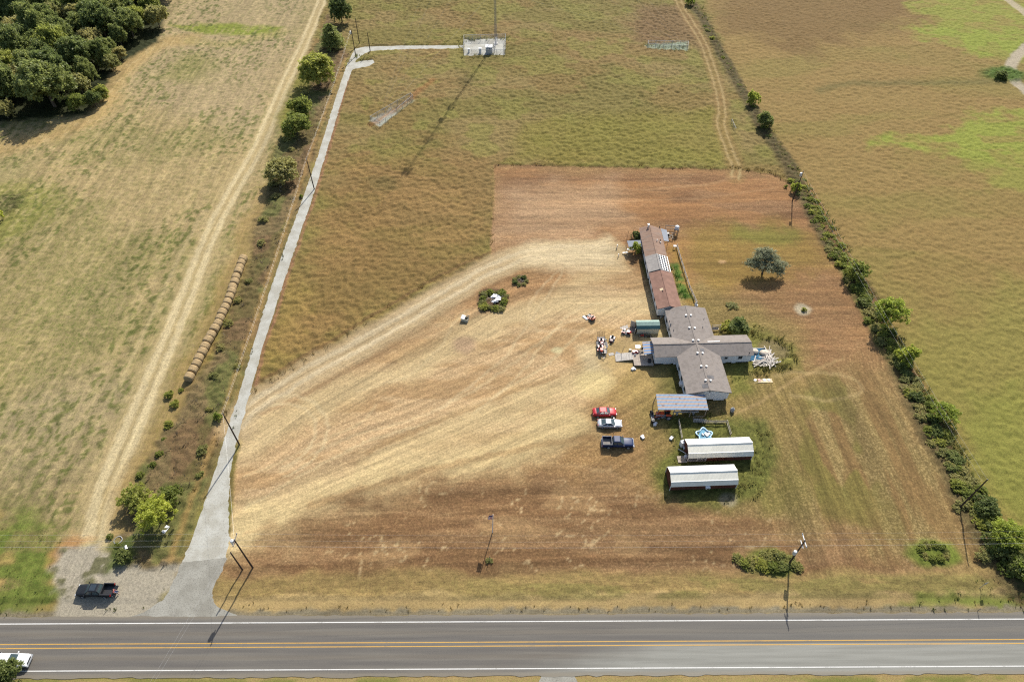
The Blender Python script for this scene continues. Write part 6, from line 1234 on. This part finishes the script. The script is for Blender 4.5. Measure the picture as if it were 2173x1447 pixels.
def cfence(lab, pts, hgt, closed=True, name='chain_link_fence'):
    P = [G(*p) for p in pts]; o = P[0]; t_ = thing(name, lab, 'fence', o); seq = list(zip(P, P[1:] + ([P[0]] if closed else [])))[:len(P) if closed else len(P) - 1]; rail = MB(); mesh_ = MB()
    for (x0, y0), (x1, y1) in seq:
        L = hypot(x1 - x0, y1 - y0); n = max(1, int(L / 2.6))
        for k in range(n): MB().tube((x0 + (x1 - x0) * k / n - o[0], y0 + (y1 - y0) * k / n - o[1], 0), (x0 + (x1 - x0) * k / n - o[0], y0 + (y1 - y0) * k / n - o[1], hgt + .1), .055, n=6).build('post', m_steel, t_)
        rail.tube((x0 - o[0], y0 - o[1], hgt), (x1 - o[0], y1 - o[1], hgt), .04, n=6); mesh_.add([(x0 - o[0], y0 - o[1], .05), (x1 - o[0], y1 - o[1], .05), (x1 - o[0], y1 - o[1], hgt), (x0 - o[0], y0 - o[1], hgt)], [(0, 1, 2, 3)])
    rail.build('top_rail', m_steel, t_); mesh_.build('wire_mesh', m_chain, t_)
cfence('tall chain link fence around the gravel tower compound', [(984, 120), (1072, 119), (1073, 86), (985, 88)], 2.2); cfence('long narrow wire pen around the guy anchor in the middle field', [(787, 259), (807, 272), (877, 214), (872, 209)], 1.8); cfence('narrow wire pen around the far guy anchor by the hedge track', [(1374, 104), (1458, 108), (1459, 99), (1374, 97)], 1.8)
def cabinet(lab, px, py, w, d, hh, mat, name='equipment_cabinet'):
    t_ = thing(name, lab, 'cabinet', G(px, py)); MB().box((0, 0, hh / 2 + .1), (w, d, hh)).build('body', mat, t_); MB().box((0, 0, hh + .14), (w + .15, d + .15, .09)).build('lid', m_white2, t_); MB().box((0, -d / 2 - .02, hh / 2 + .1), (w * .7, .03, hh * .8)).build('door', mat, t_); MB().box((0, 0, .05), (w + .3, d + .3, .1)).build('plinth', M('concrete', (.45, .43, .40), .9), t_)
    return t_
cb = cabinet('big grey equipment hut nearest the mast in the gravel compound', 1038, 114, 2.2, 1.9, 2.4, M('grey hut', (.40, .41, .42), .6)); MB().box((.25, -1.0, 2.0), (.35, .05, .3)).build('vent', m_dark, cb)
cabinet('slim white cabinet in the middle of the gravel compound', 1019, 114, .85, .7, 1.7, m_white2); cabinet('small white meter box nearest the compound gate', 995, 112, .55, .45, 1.2, m_white2)
ib = thing('cable_bridge', 'steel cable bridge between the hut and the mast', 'cable bridge', (*G(1051, 104), 0)); mb = MB()
for s in (-.25, .25): mb.tube((s, -3, 2.3), (s + .3, 3.8, 2.3), .05, n=6)
for k in range(9): mb.tube((-.25 + .04 * k, -3 + .85 * k, 2.3), (.25 + .04 * k, -3 + .85 * k, 2.3), .04, n=6)
mb.build('tray', m_steel, ib)
for yy_ in (-2.8, .4, 3.6): MB().tube((.0 + .05 * yy_, yy_, 0), (.0 + .05 * yy_, yy_, 2.3), .06, n=6).build('post', m_steel, ib)
pn = cfence('small collapsed wire panel standing beside the hedge track', [(1551, 262), (1560, 282)], 1.4, False)
# ================================================================ SCRAP
wb = thing('utility_box', 'white open-lidded box standing alone in the straw', 'box', G(987, 680), -.25)
mb = MB(); mb.box((0, -.45, .4), (1.5, .06, .8)); mb.box((0, .45, .4), (1.5, .06, .8)); mb.box((-.72, 0, .4), (.06, .84, .8)); mb.box((.72, 0, .4), (.06, .84, .8)); mb.build('tub', m_cream, wb); MB().box((0, 0, .12), (1.38, .84, .06)).build('floor', m_dark, wb)
MB().box((-.42, .1, .87), (.85, 1.2, .05), 0, 0, .1).build('lid', m_white2, wb); MB().box((.5, .62, 1.0), (.62, .05, .55), 0, 0, 0, .5).build('lid', m_gfab, wb)
rs = random.Random(4); sx0, sy0 = G(1054, 637)
for k in range(9):
    x = sx0 + rs.uniform(-1.2, 1.3); y = sy0 + rs.uniform(-1.0, 1.2); o = MB().box((0, 0, 0), (rs.uniform(.7, 1.5), rs.uniform(.5, .9), .05)).box((.1, 0, .045), (.4, .3, .03)).build('scrap_sheet', m_white2, None, loc=(x, y, .25 + .05 * k)); o.rotation_euler = (rs.uniform(-.25, .25), rs.uniform(-.25, .25), rs.uniform(0, 3)); tag(o, 'white scrap sheet on the weed-ringed heap in the straw', 'scrap sheet', 'white sheets on the scrap heap')
for k in range(14):
    x = sx0 + rs.uniform(-2.2, 1.0); y = sy0 + rs.uniform(-.8, 1.8); a = rs.uniform(0, 3.1); L = rs.uniform(.8, 2.0); o = MB().box((0, 0, 0), (L, .1, .07)).build('scrap_stick', m_wood, None, loc=(x, y, .15 + .03 * k)); o.rotation_euler = (0, rs.uniform(-.15, .15), a); tag(o, 'grey broken stick on the weed-ringed scrap heap', 'stick', 'sticks on the scrap heap')
for k in range(6):
    cx, cy = G(1106, 598); a = rs.uniform(0, 3.1); o = MB().tube((-.6, 0, 0), (.6, .1, .05), .05).build('dead_branch', m_wood, None, loc=(cx + rs.uniform(-.6, .6), cy + rs.uniform(-.6, .6), .15 + .05 * k), rz=a); tag(o, 'dead grey branch inside the small brush ring', 'branch', 'branches of the small brush ring')
# collapsed pool and lumber east of the house
cx, cy = 52.2, 92.4
cpool = thing('collapsed_pool', 'collapsed pool with a deep blue liner at the end of the house wing', 'pool', (51.3, 93.2)); mb = MB(); n_ = 14; V_ = []
for i in range(n_ + 1):
    for j in range(n_ + 1): u, w_ = i / n_ - .5, j / n_ - .5; V_.append((u * 4.2, w_ * 3.4, .14 + .16 * vn(u * 9, w_ * 9, 3) + .25 * max(abs(u), abs(w_)) ** 2))
mb.add(V_, [(i * (n_ + 1) + j, (i + 1) * (n_ + 1) + j, (i + 1) * (n_ + 1) + j + 1, i * (n_ + 1) + j + 1) for i in range(n_) for j in range(n_)]); l_ = mb.build('liner', m_blue, cpool, True); l_.modifiers.new('th', 'SOLIDIFY').thickness = .03
MB().path([(-2.1, 1.7, .35), (2.1, 1.7, .38)], .04).build('rim', m_wtrim, cpool)
for (px_, py_, lab_, rr) in ((1601, 748, 'round cream padding heap against the house wing end', .75), (1621, 751, 'larger crumpled cream heap beside the blue liner', 1.0)):
    x, y = G(px_, py_); mb = MB(); L_ = []
    for f, z in ((1, 0), (1.02, .25), (.8, .5), (.4, .58), (.05, .6)): L_.append([(rr * f * (1 + .15 * (vn(3 * cos(a) + px_, 3 * sin(a), 2) - .5)) * cos(a), rr * .8 * f * sin(a) * (1 + .2 * (vn(3 * sin(a), 3 * cos(a), 5) - .5)), z + .1 * vn(4 * a, f * 5, 6)) for a in np.linspace(0, 2 * pi, 21)[:-1]])
    mb.loft(L_); tag(mb.build('padding_heap', M('cream padding', (.52, .45, .36), .9, var=.2), None, True, loc=(x, y, .1)), lab_, 'heap')
m_board = M('bleached lumber', (.50, .45, .39), .85, var=.25, sc=3); proto_b = None
for k in range(95):
    if k < 60: x = 51.8 + rs.gauss(0, 1.5); y = 91.0 + rs.gauss(0, .5)
    else: x = 53.6 + rs.gauss(0, .5); y = 92.3 + rs.gauss(0, 1.0)
    x = min(max(x, 49.9), 55.0); y = min(max(y, 90.2), 95); L = rs.uniform(1.2, 2.6); a = rs.gauss(.15, .6) if k < 60 else rs.gauss(1.1, .5)
    if x - abs(L / 2 * cos(a)) < 49.6: x = 49.6 + abs(L / 2 * cos(a))
    o = MB().box((0, 0, 0), (L, rs.uniform(.09, .19), .05)).build('plank', m_board, None, loc=(x, y, .2 + .55 * rs.random() * max(.25, 1 - abs(x - 52.6) / 3))); o.rotation_euler = (rs.uniform(-.4, .4), rs.uniform(-.22, .22), a); tag(o, 'bleached plank in the jumbled lumber pile over the collapsed pool', 'plank', 'planks of the lumber pile')
for (px_, m_, lab_) in ((1602, m_white2, 'white plate-shaped stepping stone at the left end of the stone row'), (1611, M('pink stone', (.55, .36, .30), .8), 'pinkish stepping stone second in the stone row'), (1622, m_white2, 'white stepping stone third in the stone row'), (1631, M('pale stone', (.62, .56, .50), .8), 'pale stepping stone at the right end of the stone row')):
    x, y = G(px_, 807); tag(MB().lathe([(.02, .14), (.3, .13), (.38, .08), (.36, 0)], n=14).build('stepping_stone', m_, None, True, loc=(x, y, .02)), lab_, 'stone')
x, y = G(1618, 808); tag(MB().box((0, 0, .05), (3.9, 1.0, .1)).box((0, -.52, .08), (3.9, .06, .16)).build('planter_bed', m_tan, None, loc=(x, y, 0), rz=.03), 'narrow tan bed under the row of four stones', 'bed')
# far mobile home surroundings
x, y = G(1434, 496); tk = thing('water_tank', 'white tank on a timber stand north-east of the far mobile home', 'tank', (x, y)); MB().lathe([(.02, 1.5), (.5, 1.5), (.52, 1.6), (.52, 2.2), (.35, 2.4), (.05, 2.45)], n=16).build('tank', m_white2, tk)
for sx_ in (-.4, .4):
    for sy_ in (-.4, .4): MB().box((sx_, sy_, .75), (.12, .12, 1.5)).build('stand_leg', m_wood, tk)
MB().box((0, 0, 1.46), (1.1, 1.1, .07)).build('stand_top', m_wood, tk)
fence('pale rail from the far mobile home to the tank stand', [(1411, 489), (1431, 490)], 1.6, m_bf, 2)
for k, (px_, py_, L) in enumerate(((1418, 500, 2.2), (1423, 503, 1.9), (1427, 506, 2.0), (1421, 508, 1.6), (1430, 500, 1.7), (1416, 510, 1.5))):
    x, y = G(px_, py_); o = MB().box((0, 0, 0), (L, .14, .08)).build('plank', m_wood, None, loc=(x, y, .25 + .12 * k)); o.rotation_euler = (0, .2 * (-1) ** k, .7 * k); tag(o, 'brown plank on the junk heap beside the far tank stand', 'plank', 'planks of the far junk heap')
simple('dark_cabinet', 'dark old cabinet on the junk heap below the narrow grey awning', 'cabinet', 1415, 503, MB().box((0, 0, .6), (.8, .6, 1.2)).box((0, -.31, .6), (.7, .02, 1.0)), m_black, .3)
for px_, py_, lab_ in ((1330, 509, 'left thin pole behind the flat grey awning'), (1340, 506, 'right thin pole behind the flat grey awning')): simple('thin_pole', lab_, 'pole', px_, py_, MB().tube((0, 0, 0), (.15, .1, 2.6), .035).box((.15, .1, 2.6), (.1, .1, .05)), m_pole)
simple('gate_post', 'upper white post beside the drive end at the far home', 'post', 1309, 527, MB().box((0, 0, .55), (.16, .16, 1.1)).box((0, 0, 1.12), (.2, .2, .05)), m_wtrim); simple('gate_post', 'lower white post beside the drive end at the far home', 'post', 1312, 545, MB().box((0, 0, .45), (.14, .14, .9)).box((0, 0, .92), (.18, .18, .05)), m_wtrim)
simple('bench', 'white plank bench below the flat grey awning', 'bench', 1326, 539, MB().box((0, 0, .45), (1.2, .3, .05)).box((-.5, 0, .22), (.06, .28, .44)).box((.5, 0, .22), (.06, .28, .44)), m_wtrim, .1)
sw_ = thing('garden_swing', 'pale metal swing frame behind the house beside the round bush', 'swing', G(1517, 702), .1)
for s in (-1, 1): MB().tube((s * .9, -.5, 0), (s * .9, 0, 1.8), .04).tube((s * .9, .5, 0), (s * .9, 0, 1.8), .04).build('leg_frame', m_bf, sw_)
MB().tube((-1, 0, 1.8), (1, 0, 1.8), .05).build('top_bar', m_bf, sw_); MB().box((0, 0, .6), (1.4, .5, .06)).box((0, .25, .85), (1.4, .05, .45)).build('seat', m_bf, sw_)
simple('lawn_chair', 'white wooden chair at the north end of the side yard fence', 'chair', 1477, 650, MB().box((0, 0, .42), (.6, .55, .06)).box((0, .27, .75), (.6, .05, .6)).box((-.25, 0, .2), (.06, .5, .4)).box((.25, 0, .2), (.06, .5, .4)), m_white2, .4)
